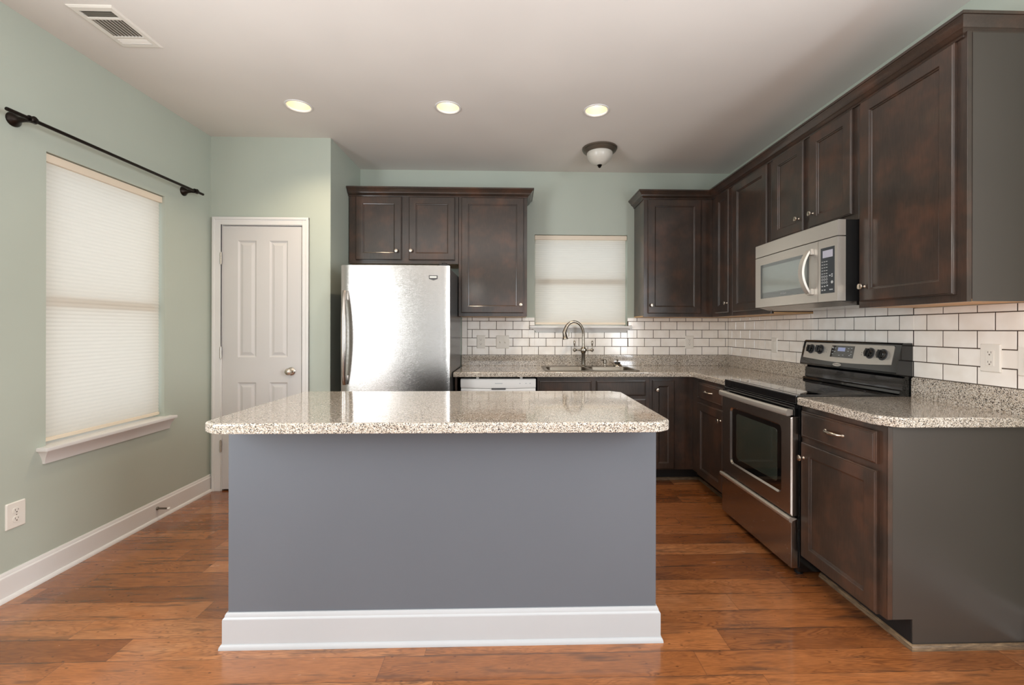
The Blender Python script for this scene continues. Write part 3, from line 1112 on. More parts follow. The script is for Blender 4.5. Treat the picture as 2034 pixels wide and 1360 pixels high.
def rl(b, i, z, rad):
    return [(p[0], p[1], z) for p in rrect2(b[0] + i, b[1] - i, b[2] + i, b[3] - i, rad, 5)]


s = MB()
fo = (SX0, SX1, SY0, SY1)
s.loft([rl(fo, 0, 36.01, 1.4), rl(fo, 0.04, 36.1, 1.4), rl(fo, 0.35, 36.22, 1.2)], False, False)
s.face_holes(rl(fo, 0.35, 36.22, 1.2), [rl(B1, 0, 36.22, 2.2), rl(B2, 0, 36.22, 2.2)])
s.build('deck', 'steel_sink', r, smooth=40)
for b in (B1, B2):
    s = MB()
    s.loft([rl(b, 0, 36.22, 2.2), rl(b, 0.12, 35.9, 2.1), rl(b, 0.3, 30.5, 2.0), rl(b, 0.8, 29.6, 1.8), rl(b, 1.8, 29.2, 1.4)], False, True)
    o = s.build('bowl', 'steel_sink', r, smooth=50)
    cx, cy = (b[0] + b[1]) / 2, (b[2] + b[3]) / 2
    MB().lathe([(1.9, 0), (1.7, 0.1), (1.3, 0.02)], (cx, cy, 29.2), n=20).build('drain', 'faucet', o, smooth=40)

FX, FY = 25.65, 157.9
r = thing('kitchen_faucet', (FX, FY, 36.2), 'brushed nickel gooseneck faucet with two lever handles', 'faucet')
s = MB()
s.lathe([(1.25, 0), (1.25, 0.12), (1.0, 0.35), (0.72, 0.6), (0.68, 4.6), (0.8, 4.9), (1.0, 5.3), (1.05, 5.9), (0.95, 6.4), (0.72, 6.8), (0.55, 7.0)], (FX, FY, 36.2))
s.lathe([(0.75, 0), (0.8, 0.15), (0.6, 0.3), (0.3, 0.36)], (FX, FY - 0.8, 42.05), (0, -1, 0), 16)
s.build('body', 'faucet', r, smooth=45)
path = [(FX, FY, 42.8), (FX, FY, 45.5), (FX, FY, 47.6)]
cx, cz, rx, rz = FX - 3.45, 47.6, 3.45, 4.55
for i in range(1, 15):
    a = math.pi * i / 16
    path.append((cx + rx * math.cos(a), FY - 0.25 * i * 0.35, cz + rz * math.sin(a)))
path.append((cx - rx - 0.1, FY - 1.45, 48.3))
s = MB().tube(path, [0.5] * 12 + [0.52, 0.56, 0.6, 0.64, 0.68, 0.72][:len(path) - 12], 16)
s.build('spout', 'faucet', r, smooth=50)
p0 = Vector(path[-1])
p1 = Vector((18.95, FY - 1.7, 45.95))
s = MB()
s.lathe([(0.7, -0.2), (0.74, 0.6), (0.82, 1.4), (0.98, 2.0), (1.08, 2.2), (1.0, 2.5), (0.7, 2.5)], p0, p1 - p0, 20)
s.build('spray_head', 'faucet', r, smooth=45)
s = MB().box(19.95, 20.4, FY - 1.9, FY - 1.4, 46.9, 49.3, 0.12)
s.build('spray_lever', 'faucet', r)
for sg in (-1, 1):
    s = MB()
    s.lathe([(0.55, 0.7), (0.42, 1.2), (0.3, 2.4), (0.5, 2.75), (0.55, 3.1), (0.5, 3.5), (0.3, 3.7), (0.1, 3.78)], (FX, FY, 42.05), (sg, 0, 0), 16)
    s.lathe([(0.28, -0.75), (0.16, -0.5), (0.28, 0.3), (0.2, 0.6), (0.2, 1.3), (0.36, 2.2), (0.4, 2.9), (0.28, 3.25), (0.1, 3.35)], (FX + sg * 3.2, FY, 42.05), (0, 0, 1), 14)
    s.build('lever_handle', 'faucet', r, smooth=45)
r = thing('soap_dispenser', (33.45, 157.9, 36.2), 'small nickel soap pump on the sink deck beside the faucet', 'soap dispenser')
MB().lathe([(0.85, 0), (0.8, 0.2), (0.5, 0.4), (0.42, 0.9), (0.62, 1.1), (0.62, 2.3), (0.4, 2.5)], (33.45, 157.9, 36.2), n=18).build('pump', 'faucet', r, smooth=40)
MB().tube([(33.45, 157.9, 38.4), (32.6, 157.6, 38.55), (31.7, 157.3, 38.45), (31.3, 157.2, 38.1)], [0.3, 0.22, 0.18, 0.15], 10).build('nozzle', 'faucet', r, smooth=50)
r = thing('air_gap_cap', (37.95, 157.9, 36.2), 'squat dark-topped nickel cap at the right of the sink deck', 'sink cap')
MB().lathe([(1.7, 0), (1.7, 0.3), (1.5, 0.55), (1.0, 1.0)], (37.95, 157.9, 36.2), n=24).build('base', 'faucet', r, smooth=40)
MB().lathe([(1.0, 1.0), (1.1, 1.25), (0.95, 1.5), (0.5, 1.6)], (37.95, 157.9, 36.2), n=20).build('seal', 'black_matt', r, smooth=40)
MB().lathe([(0.3, 1.6), (0.22, 1.85), (0.4, 2.2), (0.38, 2.5), (0.15, 2.7)], (37.95, 157.9, 36.2), n=14).build('knob', 'faucet', r, smooth=40)

# ------------------------------------------------------------------ dishwasher
fD = F_back(YBF + 0.1)
r = thing('dishwasher', (-4.2, YBF + 11, 0), 'white dishwasher under the worktop beside the fridge', 'dishwasher')
MB().box(-16.1, 7.6, -22, 0, 0.3, 33.0, 0, fD).build('body', 'dw_white', r)
s = MB()
z = 33.7
n = 10
lo = []
for i in range(n + 1):
    t = i / n
    bow = 0.25 * math.sin(math.pi * t)
    uu = -16.1 + 23.7 * t
    lo.append([fD(uu, -2, 31.0), fD(uu, 0.7 + bow, 31.0 - bow * 1.2), fD(uu, 0.95 + bow, 31.5), fD(uu, 0.95 + bow, 33.3), fD(uu, 0.6 + bow, z), fD(uu, -2, z)])
s.loft(lo)
cpn = s.build('control_panel', 'dw_white', r, smooth=35)
MB().box(-16.1, 7.6, 0, 0.75, 5.0, 30.6, 0.25, fD).build('door', 'dw_white', r)
MB().box(-6.4, -1.9, 0.5, 1.12, 30.35, 30.85, 0.1, fD).build('handle_recess', 'dark_mark', r)
for q0, q1, dd_ in ((-5.3, -2.9, 1.22), (2.4, 2.8, 1.16), (4.3, 4.7, 1.1), (5.6, 6.0, 1.06)):
    MB().box(q0, q1, dd_ - 0.1, dd_, 32.2, 32.42, 0, fD).build('printed_mark', 'grey_mark', cpn)
for q in (-11.2, 2.6):
    MB().box(q, q + 0.8, -1.5, 0.6, 33.7, 34.4, 0.1, fD).build('mounting_bracket', 'steel', r)
MB().box(-16.0, 7.5, -4, -3.8, 0.0, 4.6, 0, fD).build('toe_kick', 'toe', r)

# ------------------------------------------------------------------ refrigerator
r = thing('refrigerator', (-34.3, 145, 0), 'stainless steel fridge with a long curved handle', 'refrigerator')
FX0, FX1, FYF = -50.2, -18.4, 130.6
MB().box(FX0 + 0.15, FX1 - 0.1, 133.8, 160.5, 0.6, 67.6, 0.25).build('cabinet_body', 'fridge_side', r)


def bowed(x0, x1, yf, yb, z0, z1, bow, er):
    n = 22
    out = []
    for i in range(n + 1):
        t = i / n
        x = x0 + (x1 - x0) * t
        e = min(x - x0, x1 - x)
        y = yf + bow * (2 * t - 1) ** 2
        if e < er:
            y += er - math.sqrt(max(0, er * er - (er - e) ** 2))
        out.append((x, y))
    out += [(x1, yb), (x0, yb)]
    return out


for nm, z0, z1 in (('door', 28.2, 68.15), ('freezer_drawer', 4.0, 27.8)):
    s = MB()
    pl = bowed(FX0, FX1, FYF, 133.5, z0, z1, 0.45, 0.5)
    s.prism(pl, 'z', z0, z1)
    o = s.build(nm, 'steel_fridge', r, smooth=35)
    MB().box(FX0 + 0.3, FX1 - 0.3, 133.5, 133.8, z0 + 0.3, z1 - 0.3).build('door_gasket', 'black_matt', o)
    if nm == 'door':
        hx = -48.75
        h = MB()
        path, rd = [], []
        n = 24
        for i in range(n + 1):
            t = i / n
            zz = 33.1 + (60.6 - 33.1) * t
            out = 0.6 + 1.9 * math.sin(math.pi * t) ** 0.6
            path.append((hx + 0.5 * math.sin(math.pi * t), FYF - out, zz))
            rd.append(0.52 + 0.22 * math.sin(math.pi * t))
        lo = []
        for (px_, py_, pz_), q in zip(path, rd):
            lo.append([(px_ + q * math.cos(a) * 1.0, py_ + 0.35 * math.sin(a), pz_) for a in [2 * math.pi * k / 12 for k in range(12)]])
        h.loft(lo)
        h.box(hx - 0.45, hx + 0.45, FYF - 0.75, FYF + 0.5, 33.1, 35.8, 0.15).box(hx - 0.45, hx + 0.45, FYF - 0.75, FYF + 0.5, 57.9, 60.6, 0.15)
        h.build('handle', 'steel_dark', o, smooth=50)
        yb = FYF - 0.02
        bd = MB()
        sh = lambda a, b, c: [(-24.55 + c, a), (-21.75 - c, a), (-21.75 - c, b), (-23.15, b - 0.35 + 0), (-24.55 + c, b)]
        q_ = [(-24.4, 65.2), (-21.9, 65.2), (-21.9, 64.2), (-23.15, 63.75), (-24.4, 64.2)]
        bd.prism(q_, 'y', FYF - 0.02, FYF + 0.4)
        b_ = bd.build('badge', 'dark_mark', r)
        bi = MB()
        bi.box(-24.15, -22.15, FYF - 0.06, FYF + 0.3, 64.45, 64.95)
        bi.build('badge_face', 'steel', b_)
    else:
        h = MB()
        h.tube([(-46, FYF + 0.3, 25.4), (-46, FYF - 1.6, 25.4), (-22.5, FYF - 1.6, 25.4), (-22.5, FYF + 0.3, 25.4)], 0.5, 12)
        h.build('handle', 'steel_dark', o, smooth=50)
s = MB().box(-21.6, -18.7, 131.6, 135.5, 68.15, 68.75, 0.25)
s.lathe([(0.85, 0), (0.85, 0.8), (0.6, 0.95)], (-20.1, 132.6, 68.15), n=18)
s.build('hinge_cover', 'black_matt', r, smooth=40)
MB().box(FX0 + 0.5, FX1 - 0.5, 132.5, 134, 0.3, 3.8).build('toe_grille', 'black_matt', r)

# ------------------------------------------------------------------ range
r = thing('range', (70, 101.9, 0), 'stainless steel electric range with black glass cooktop', 'range')
RY0, RY1 = 87.1, 116.85
MB().box(57.7, XR - 0.4, RY0, RY1, 0.8, 34.4, 0.1).build('body', 'black_gloss', r)
s = MB()
s.box(57.0, 80.0, RY0 - 0.02, RY1, 34.45, 36.25, 0.22)
s.build('cooktop_frame', 'black_gloss', r, smooth=40)
MB().box(58.2, 78.2, RY0 + 0.7, RY1 - 0.7, 36.2, 36.32, 0.05).build('glass_top', 'black_glass', r)
for (bx, by, br) in ((63, 94.5, 4.3), (63, 109.5, 3.4), (73, 94.5, 3.4), (73, 109.5, 4.3)):
    s = MB()
    s.loft([circ((bx, by), br, 36.325, 40), circ((bx, by), br - 0.12, 36.33, 40)], False, False)
    s.build('burner_ring', 'dark_mark', r)
fO = F_right(57.7)
# oven door with a window
s = MB()
wy0, wy1, wz0, wz1 = 90.6, 112.3, 15.2, 29.7
oy0, oy1, oz0, oz1 = 87.3, 116.5, 11.9, 31.9
s.loft([rr(fO, oy0, oy1, oz0, oz1, 0.1, 0.15, 3), rr(fO, oy0, oy1, oz0, oz1, 1.25, 0.15, 3), rr(fO, oy0 + 0.25, oy1 - 0.25, oz0 + 0.15, oz1 - 0.1, 1.5, 0.3, 3)], True, False)
s.face_holes(rr(fO, oy0 + 0.25, oy1 - 0.25, oz0 + 0.15, oz1 - 0.1, 1.5, 0.3, 3), [rr(fO, wy0, wy1, wz0, wz1, 1.5, 1.3, 5)])
s.loft([rr(fO, wy0, wy1, wz0, wz1, 1.5, 1.3, 5), rr(fO, wy0 + 0.35, wy1 - 0.35, wz0 + 0.35, wz1 - 0.35, 1.12, 1.1, 5)], False, False)
od = s.build('oven_door', 'steel_dark', r, smooth=30)
s = MB()
s.loft([rr(fO, wy0 + 0.3, wy1 - 0.3, wz0 + 0.3, wz1 - 0.3, 1.0, 1.1, 5), rr(fO, wy0 + 0.3, wy1 - 0.3, wz0 + 0.3, wz1 - 0.3, 1.13, 1.1, 5)])
ow = s.build('oven_window', 'black_glass', r)
s = MB()
s.loft([rr(fO, wy0 + 2.0, wy1 - 2.5, wz0 + 1.9, wz1 - 1.4, 1.135, 0.8, 5), rr(fO, wy0 + 2.05, wy1 - 2.55, wz0 + 1.95, wz1 - 1.45, 1.15, 0.8, 5)])
MAT['tint'] = simple('tinted_oven_glass', lin(52, 60, 54), 0.03, 0.0, 1.0, 0.9)
s.build('view_pane', 'tint', ow)
MB().box(87.35, 116.6, 0.0, 0.9, 31.95, 34.3, 0.1, fO).build('vent_trim', 'black_gloss', r)
h = MB()
n = 18
lo = []
for i in range(n + 1):
    t = i / n
    y = 87.5 + 29.0 * t
    bow = 0.35 * math.sin(math.pi * t)
    d = 2.0 + bow
    lo.append([fO(y, d - 0.5, 32.1), fO(y, d + 0.25, 32.05), fO(y, d + 0.45, 32.4), fO(y, d + 0.4, 33.1), fO(y, d + 0.1, 33.4), fO(y, d - 0.5, 33.35)])
h.loft(lo)
h.box(87.55, 88.9, 1.0, 2.2, 32.15, 33.3, 0.12, fO).box(115.1, 116.45, 1.0, 2.2, 32.15, 33.3, 0.12, fO)
h.build('door_handle', 'steel', od, smooth=35)
s = MB().box(87.3, 116.5, 0.1, 1.5, 1.5, 11.4, 0.15, fO)
dw = s.build('storage_drawer', 'steel_dark', r, smooth=30)
s = MB()
pf = [(0.5, 11.5), (1.9, 11.75), (2.15, 11.55), (2.15, 11.2), (1.95, 10.85), (1.5, 10.7), (1.5, 11.0)]
s.loft([[fO(y, d, z) for d, z in pf] for y in (87.0, 116.6)])
s.build('drawer_pull', 'steel', dw, smooth=50)
for q in (88.6, 115):
    MB().lathe([(0.8, 0), (0.8, 0.9)], (58.6, q, 0.0), n=12).build('levelling_foot', 'black_matt', r)
# back guard: black riser with a tilted stainless control fascia
s = MB()
rp = [(XR - 0.5, 36.0), (78.6, 36.0), (78.2, 36.5), (78.4, 37.0), (78.9, 37.2), (79.0, 39.6), (79.5, 39.9), (XR - 0.5, 39.9)]
s.prism(rp, 'y', RY0 + 0.05, RY1 - 0.05)
s.build('riser', 'black_gloss', r, smooth=30)
s = MB()
gp = [(XR - 0.5, 39.9), (79.6, 39.9), (77.6, 40.35), (77.5, 40.8), (78.75, 46.4), (79.1, 46.75), (80.9, 46.75), (XR - 0.5, 46.4)]
s.prism(gp, 'y', RY0, RY1)
bg = s.build('backguard', 'black_gloss', r, smooth=25)
# frame on the tilted face: u = y, d out of the face, z along the slope
ta, tb = Vector((77.5, 0, 40.8)), Vector((78.75, 0, 46.4))
td = (tb - ta).normalized()
tn = Vector((-td.z, 0, td.x))
LT = (tb - ta).length


def fG(u, d, v):
    p = ta + td * v + tn * d
    return (p.x, u, p.z)


s = MB()
n = 16
lo = []
base_o, base_i = [], []
for t in range(n + 1):
    y = RY1 - 1.0 - (RY1 - RY0 - 2.4) * t / n
    base_o.append((y, 1.45 - 0.55 * math.sin(math.pi * t / n)))
top = [(RY0 + 1.4, LT - 0.55), (RY0 + 1.6, LT - 0.3), (RY1 - 1.2, LT - 0.3), (RY1 - 1.0, LT - 0.5)]
ring = base_o + top
s.loft([[fG(y, 0.0, v) for y, v in ring], [fG(y, 0.12, v) for y, v in ring]])
fa = s.build('control_fascia', 'steel', r, smooth=25)
s = MB().box(98.9, 106.1, 0.1, 0.17, 2.1, 4.95, 0.03, fG)
dp = s.build('display_panel', 'black_glass', r)
MB().box(101.6, 103.9, 0.17, 0.19, 3.6, 4.5, 0, fG).build('clock_display', 'clock', dp)
for (a, b) in ((105.5, 4.3), (104.8, 4.3), (105.5, 3.6), (104.8, 3.5), (105.4, 2.9), (100.6, 4.3), (99.7, 4.4), (100.6, 3.7), (99.6, 3.6), (103.2, 2.6), (102.0, 2.7), (100.0, 2.7), (99.6, 3.0)):
    MB().box(a - 0.22, a + 0.22, 0.17, 0.185, b - 0.08, b + 0.08, 0, fG).build('key', 'grey_mark', dp)
for (y, v) in ((113.3, 3.75), (109.9, 3.75), (94.3, 3.6), (91.0, 3.45)):
    kb = MB()
    kb.lathe([(1.0, 0.2), (1.0, 0.7), (0.9, 0.95), (0.6, 1.05)], fG(y, 0, v), tn, 28)
    kb.box(y - 0.22, y + 0.22, 0.9, 1.35, v - 0.9, v + 0.9, 0.12, fG)
    o = kb.build('control_knob', 'black_gloss', r, smooth=40)
    kb = MB()
    kb.lathe([(1.22, 0.12), (1.22, 0.2), (1.12, 0.24)], fG(y, 0, v), tn, 28)
    kb.build('knob_ring', 'dark_mark', o, smooth=40)
for (y, v) in ((107.6, 3.7), (107.6, 3.2), (96.6, 3.6), (96.6, 3.1)):
    MB().lathe([(0.09, 0.12), (0.09, 0.14)], fG(y, 0, v), tn, 10).build('indicator_dot', 'dark_mark', fa)
s = MB()
bc = Vector((77.58, 103.4, 41.0))
lo = []
for d, k in ((0.0, 1.0), (0.07, 1.0), (0.1, 0.92)):
    lo.append([fG(103.4 + 1.35 * k * math.cos(a), d, 0.35 + 0.42 * k * math.sin(a)) for a in [2 * math.pi * i / 28 for i in range(28)]])
s.loft(lo)
bdg = s.build('badge', 'steel', r, smooth=40)


def text_part(txt, size, f, u, d, z, mat, parent, flip=True):
    cu = bpy.data.curves.new('lettering', 'FONT')
    cu.body = txt
    cu.size = size
    cu.align_x, cu.align_y = 'CENTER', 'CENTER'
    tmp = bpy.data.objects.new('lettering', cu)
    COL.objects.link(tmp)
    dg = bpy.context.evaluated_depsgraph_get()
    me = bpy.data.meshes.new_from_object(tmp.evaluated_get(dg))
    bpy.data.objects.remove(tmp, do_unlink=True)
    org = Vector(parent['_o'])
    for v in me.vertices:
        v.co = (Vector(f(u + (-v.co.x if flip else v.co.x), d, z + v.co.y)) - org) * I
    me.materials.clear()
    me.materials.append(MAT[mat])
    o = bpy.data.objects.new('lettering', me)
    COL.objects.link(o)
    o.parent = parent
    o['_o'] = list(org)


text_part('Whirlpool', 0.5, fG, 103.4, 0.112, 0.35, 'dark_mark', bdg)

# ------------------------------------------------------------------ microwave
r = thing('microwave', (72, 101.9, 54.6), 'stainless steel over-range microwave with curved handle', 'microwave')
MB().box(67.0, XR - 0.4, 87.0, 116.85, 55.2, 71.65, 0.06).build('case', 'black_matt', r)
fM = F_right(65.35)
s = MB()
n = 14
def bow_y(y):
    t = (y - 87.0) / 29.85
    return 0.30 * math.sin(math.pi * t)
lo = []
for i in range(n + 1):
    y = 87.0 + 29.85 * i / n
    b = bow_y(y)
    lo.append([fM(y, -1.7, 68.45), fM(y, b, 68.45), fM(y, b, 71.55), fM(y, b - 0.15, 71.65), fM(y, -1.7, 71.65)])
s.loft(lo)
s.build('vent_strip', 'steel', r, smooth=30)
# door with window
s = MB()
YD0 = 92.4
def mface(y0, y1, z0, z1, doff, ins=0.0, rad=None):
    pts = rrect2(y0 + ins, y1 - ins, z0 + ins, z1 - ins, rad, 4) if rad else None
    if pts is None:
        k = 12
        pts = [(y0 + (y1 - y0) * i / k, z0) for i in range(k + 1)] + [(y1 - (y1 - y0) * i / k, z1) for i in range(k + 1)]
    return [fM(y, bow_y(y) + doff, z) for y, z in pts]
def bowed_panel(mb, y0, y1, z0, z1, d0, d1):
    k = 12
    lo = []
    for i in range(k + 1):
        y = y0 + (y1 - y0) * i / k
        b = bow_y(y)
        lo.append([fM(y, d0, z0), fM(y, b + d1, z0), fM(y, b + d1, z1), fM(y, d0, z1)])
    mb.loft(lo)
    return mb
bowed_panel(s, YD0 + 0.06, 116.85, 55.3, 68.25, -1.7, 0.0)
md = s.build('door', 'steel', r, smooth=30)
s = MB()
bowed_panel(s, 95.2, 114.2, 57.5, 66.2, -0.3, 0.03)
MAT['mw_frame'] = simple('grey_glass_border', lin(92, 98, 98), 0.08, 0.0, 0.8)
MAT['mw_glass'] = simple('silvery_microwave_glass', lin(150, 158, 156), 0.10, 0.55, 0.6)
wn = s.build('window', 'mw_frame', r, smooth=30)
s = MB()
bowed_panel(s, 95.9, 113.4, 58.9, 65.4, -0.2, 0.05)
s.build('mesh_screen', 'mw_glass', wn, smooth=30)
text_part('Whirlpool', 0.55, lambda u, d, z: fM(u, bow_y(u) + d, z), 104.3, 0.045, 58.2, 'grey_mark', wn)
h = MB()
n = 20
lo = []
for i in range(n + 1):
    t = i / n
    z = 57.0 + 9.9 * t
    out = 0.45 + 1.75 * math.sin(math.pi * t) ** 0.8
    yy = 94.6 + 0.25 * math.sin(math.pi * t)
    b = bow_y(yy)
    lo.append([fM(yy - 0.75, b + out - 0.4, z), fM(yy - 0.6, b + out, z), fM(yy + 0.6, b + out + 0.1, z), fM(yy + 0.85, b + out - 0.35, z)])
h.loft(lo)
h.box(93.6, 95.2, 0.2, 0.9, 65.6, 66.9, 0.15, fM).box(93.6, 95.2, 0.2, 0.9, 57.0, 58.3, 0.15, fM)
h.build('handle', 'steel', md, smooth=45)
s = MB()
bowed_panel(s, 87.0, YD0 - 0.06, 55.3, 68.25, -1.7, 0.0)
cp = s.build('control_panel', 'steel', r, smooth=30)
s = MB()
bowed_panel(s, 87.75, 91.6, 57.0, 66.5, -0.2, 0.04)
MAT['keypad'] = simple('dark_grey_keypad', lin(58, 62, 66), 0.25, 0.0, 0.3)
kp = s.build('keypad', 'keypad', r)
fK = lambda u, d, z: fM(u, bow_y(u) + d, z)
MB().box(88.2, 91.0, 0.03, 0.06, 64.4, 65.9, 0, fK).build('display', 'lcd', kp)
for rr_ in range(5):
    for cc in range(3):
        y, z = 91.1 - 0.62 * cc, 63.6 - 0.62 * rr_
        MB().box(y - 0.2, y + 0.2, 0.04, 0.055, z - 0.07, z + 0.07, 0, fK).build('key', 'grey_mark', kp)
for rr_ in range(3):
    for cc in range(3):
        y, z = 91.1 - 0.62 * cc, 60.5 - 0.62 * rr_
        s = MB()
        s.loft([[fK(y + q * math.cos(a), d_, z + q * math.sin(a)) for a in [2 * math.pi * i / 14 for i in range(14)]]
                for q, d_ in ((0.23, 0.04), (0.23, 0.06), (0.15, 0.06), (0.15, 0.04))], False, False)
        s.build('key', 'grey_mark', kp)
for (y, z) in ((91.1, 58.5), (90.4, 58.5), (89.7, 58.6), (91.1, 57.7), (90.4, 57.7), (88.9, 57.7), (88.4, 57.7), (89.0, 60.6), (88.4, 60.8), (88.4, 60.4)):
    MB().box(y - 0.2, y + 0.2, 0.04, 0.055, z - 0.12, z + 0.12, 0, fK).build('key', 'grey_mark', kp)
MB().lathe([(0.32, 0.04), (0.3, 0.07)], fK(88.4, 0, 59.2), (-1, 0, 0), 16).build('start_key', 'grey_mark', kp)
s = MB()
s.prism([(66.2, 55.25), (69.3, 54.4), (XR - 0.5, 54.4), (XR - 0.5, 55.25)], 'y', 87.2, 116.7)
s.build('underside', 'steel_dark', r)

# ------------------------------------------------------------------ island
IX0, IX1, IY0, IY1 = -43.95, 23.05, 69.95, 94.5
r = thing('kitchen_island', (-10.4, 82, 0), 'grey painted island with a white baseboard', 'island')
MB().box(IX0, IX1, IY0, IY1, 0, 34.45).build('body', 'island', r)
loop = [(IX0, IY0), (IX1, IY0), (IX1, IY1), (IX0, IY1)]
bb = base_prof(5.35, 0.6)
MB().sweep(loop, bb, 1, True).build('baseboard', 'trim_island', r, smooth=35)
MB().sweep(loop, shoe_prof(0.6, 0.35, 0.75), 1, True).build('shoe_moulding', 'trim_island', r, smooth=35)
tx0, tx1, ty0, ty1 = -44.45, 23.6, 63.45, 96.2
c = 2.2
s = MB().slab([(tx0, ty1 - 0.8), (tx0, ty0 + c), (tx0 + 0.35, ty0 + c - 0.75), (tx0 + c - 0.35, ty0 + 0.35), (tx0 + c + 0.6, ty0), (tx1 - c - 0.6, ty0), (tx1 - c + 0.35, ty0 + 0.35), (tx1 - 0.35, ty0 + c - 0.75), (tx1, ty0 + c), (tx1, ty1 - c),
               (tx1 - c, ty1), (tx0 + 0.8, ty1)], 34.5, 36.0, 0.35)
o = s.build('worktop', 'granite', smooth=40, at=(-10.4, 80, 34.5))
tag(o, 'large speckled beige worktop on the grey island', 'worktop')

# ------------------------------------------------------------------ ceiling fixtures
for i, (c, lb) in enumerate(zip(CANS, ('lit recessed ceiling light nearest the left wall', 'lit recessed ceiling light, middle one of the row of three', 'lit recessed ceiling light in front of the bronze dome light'))):
    r = thing('recessed_light', (c[0], c[1], ZC), lb, 'ceiling light', 'recessed ceiling lights')
    s = MB()
    s.loft([circ(c, 3.45, ZC - 0.03), circ(c, 3.4, ZC - 0.18), circ(c, 3.05, ZC - 0.22), circ(c, 2.85, ZC - 0.02), circ(c, 2.85, ZC + 0.3)], False, False)
    s.build('trim_ring', 'trim', r, smooth=40)
    s = MB()
    s.loft([circ(c, 2.88, ZC), circ(c, 2.6, ZC + 1.6), circ(c, 2.1, ZC + 3.4)], False, False)
    s.loft([circ(c, 2.93, ZC), circ(c, 2.7, ZC + 1.6), circ(c, 2.2, ZC + 3.6)], False, True)
    s.build('reflector', 'reflector', r, smooth=40, normals=False)
    MB().lathe([(2.05, 3.3), (1.95, 2.5), (1.5, 2.0), (0.8, 1.8)], (c[0], c[1], ZC), n=24).build('bulb', 'bulb', r, smooth=60)
    d = bpy.data.lights.new('recessed_lamp', 'SPOT')
    d.energy, d.color, d.spot_size, d.spot_blend, d.shadow_soft_size = 34.0, (1.0, 0.80, 0.56), math.radians(125), 0.8, 0.05
    lo_ = bpy.data.objects.new('lamp_light', d)
    COL.objects.link(lo_)
    lo_.parent = r
    lo_.location = (0, 0, 1.2 * I)

DC = (28.3, 142.4)
r = thing('ceiling_light', (DC[0], DC[1], ZC), 'bronze flush-mount light with frosted bowl, unlit', 'ceiling light')
s = MB().lathe([(5.6, 0), (5.6, -0.35), (5.2, -0.6), (5.3, -0.9), (4.7, -1.35), (4.4, -1.6), (3.9, -1.5)], (DC[0], DC[1], ZC), n=40)
s.build('pan', 'bronze_pan', r, smooth=40)
s = MB().lathe([(4.1, -1.4), (4.15, -2.0), (3.9, -3.0), (3.3, -4.0), (2.2, -4.9), (1.0, -5.35), (0.2, -5.45)], (DC[0], DC[1], ZC), n=36)
s.build('bowl', 'frost', r, smooth=60)
s = MB().lathe([(0.75, -5.3), (0.8, -5.5), (0.45, -5.7), (0.6, -5.9), (0.35, -6.15), (0.08, -6.35)], (DC[0], DC[1], ZC), n=18)
s.build('finial', 'bronze', r, smooth=60)

# supply vent
VX0, VX1, VY0, VY1 = -80.9, -72.7, 82.2, 94.2
r = thing('ceiling_vent', ((VX0 + VX1) / 2, (VY0 + VY1) / 2, ZC), 'white supply vent on the ceiling near the left wall', 'vent')
fV = lambda u, d, v: (u, v, ZC - d)
ox0, ox1, oy0_, oy1_ = VX0 + 1.15, VX1 - 1.15, VY0 + 1.25, VY1 - 1.25
s = MB()
s.loft([rect(fV, VX0, VX1, VY0, VY1, 0.0), rect(fV, VX0, VX1, VY0, VY1, 0.12), rect(fV, VX0, VX1, VY0, VY1, 0.3, 0.35)], False, False)
s.face_holes(rect(fV, VX0, VX1, VY0, VY1, 0.3, 0.35), [rect(fV, ox0, ox1, oy0_, oy1_, 0.3)])
s.loft([rect(fV, ox0, ox1, oy0_, oy1_, 0.3), rect(fV, ox0, ox1, oy0_, oy1_, 0.03)], False, False)
s.build('frame', 'plate', r)
MB().box(ox0, ox1, oy0_, oy1_, 0.01, 0.03, 0, lambda u, v, d: (u, v, ZC - d)).build('duct_shade_plate', 'duct_shade', r)  # flat plate toned as the shade behind the louvers
bx = lambda m_, a, b, c_, d_, t0=0.05, t1=0.3: m_.box(a, b, c_, d_, ZC - t1, ZC - t0)
for k in range(2):
    yy = (oy0_ + 2.1, oy1_ - 2.0)[k]
    bx(MB(), ox0, ox1, yy - 0.22, yy + 0.22).build('cross_bar', 'plate', r)


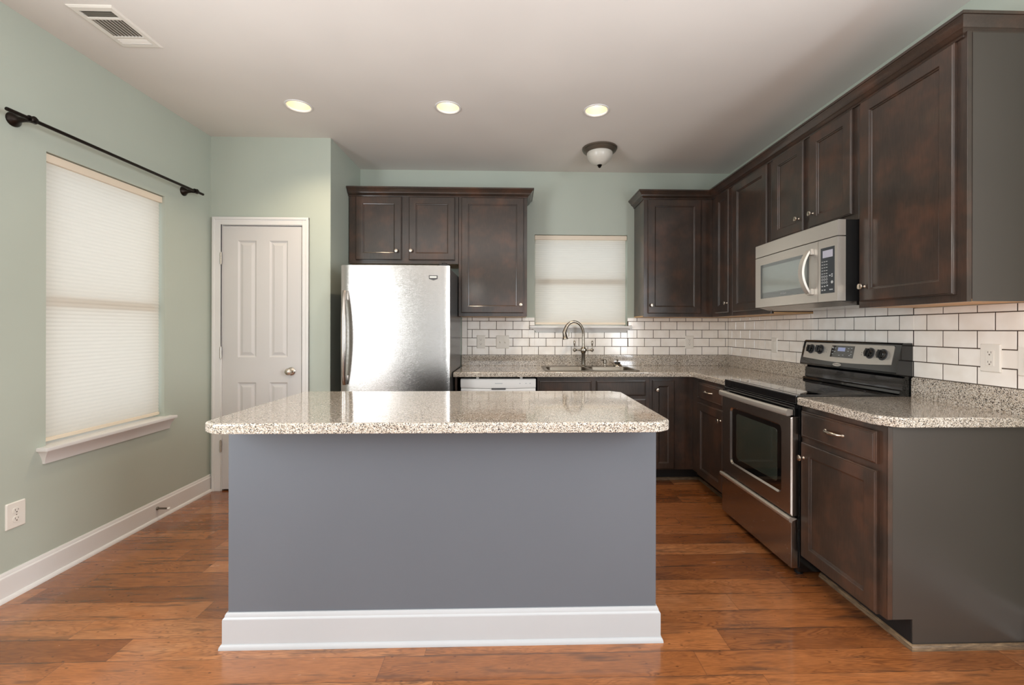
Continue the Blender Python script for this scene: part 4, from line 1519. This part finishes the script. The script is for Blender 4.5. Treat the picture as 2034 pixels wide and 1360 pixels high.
def louver(p, q, ang, w, ax):
    s = MB()
    dx = w / 2 * math.cos(ang)
    dz = w / 2 * math.sin(ang)
    if ax == 'x':
        lo = [[(x, p - dx, ZC - 0.17 - dz), (x, p + dx, ZC - 0.17 + dz), (x, p + dx + 0.03, ZC - 0.14 + dz), (x, p - dx + 0.03, ZC - 0.14 - dz)] for x in q]
    else:
        lo = [[(p - dx, y, ZC - 0.17 - dz), (p + dx, y, ZC - 0.17 + dz), (p + dx + 0.03, y, ZC - 0.14 + dz), (p - dx + 0.03, y, ZC - 0.14 - dz)] for y in q]
    s.loft(lo)
    s.build('louver', 'plate', r)


for k in range(3):
    louver(oy0_ + 0.45 + 0.55 * k, (ox0, ox1), 0.6, 0.38, 'x')
    louver(oy1_ - 0.40 - 0.52 * k, (ox0, ox1), -0.6, 0.5, 'x')
for k in range(8):
    louver(ox0 + 0.5 + 0.69 * k, (oy0_ + 2.3, oy1_ - 2.2), -0.9, 0.42, 'y')

# ------------------------------------------------------------------ curtain rod
r = thing('curtain_rod', (XL + 3.4, 104, 87.8), 'dark bronze curtain rod above the tall shaded window', 'curtain rod')
RX, RZ = XL + 3.4, 87.8
MB().lathe([(0.3, 0), (0.34, 0.1), (0.34, 49.3), (0.3, 49.4)], (RX, 79.8, RZ), (0, 1, 0), 14).build('rod', 'bronze', r, smooth=40)
for y in (84.0, 126.2):
    s = MB()
    s.lathe([(1.3, 0), (1.3, 0.2), (1.1, 0.45), (0.75, 0.8), (0.5, 1.3), (0.42, 2.2), (0.5, 2.9), (0.62, 3.4), (0.62, 3.9), (0.4, 4.1)], (XL, y, RZ), (1, 0, 0), 20)
    s.lathe([(0.6, -0.6), (0.6, 0.6)], (RX, y, RZ), (0, 1, 0), 16)
    s.build('bracket', 'bronze', r, smooth=45)

# spring door stop on the left baseboard
r = thing('door_stop', (XL + 0.55, 116.6, 3.0), 'small spring door stop on the left baseboard', 'door stop')
s = MB().lathe([(0.45, 0), (0.45, 0.15), (0.28, 0.3)] + [(0.2 + 0.05 * (k % 2), 0.35 + 0.09 * k) for k in range(26)], (XL + 0.55, 116.6, 3.0), (1, 0, 0), 12)
s.build('spring', 'bronze_pan', r, smooth=60)
MB().lathe([(0.3, 2.65), (0.33, 2.8), (0.33, 3.1), (0.2, 3.25)], (XL + 0.55, 116.6, 3.0), (1, 0, 0), 12).build('tip', 'rubber', r, smooth=50)

for o in bpy.data.objects:
    if '_o' in o:
        del o['_o']
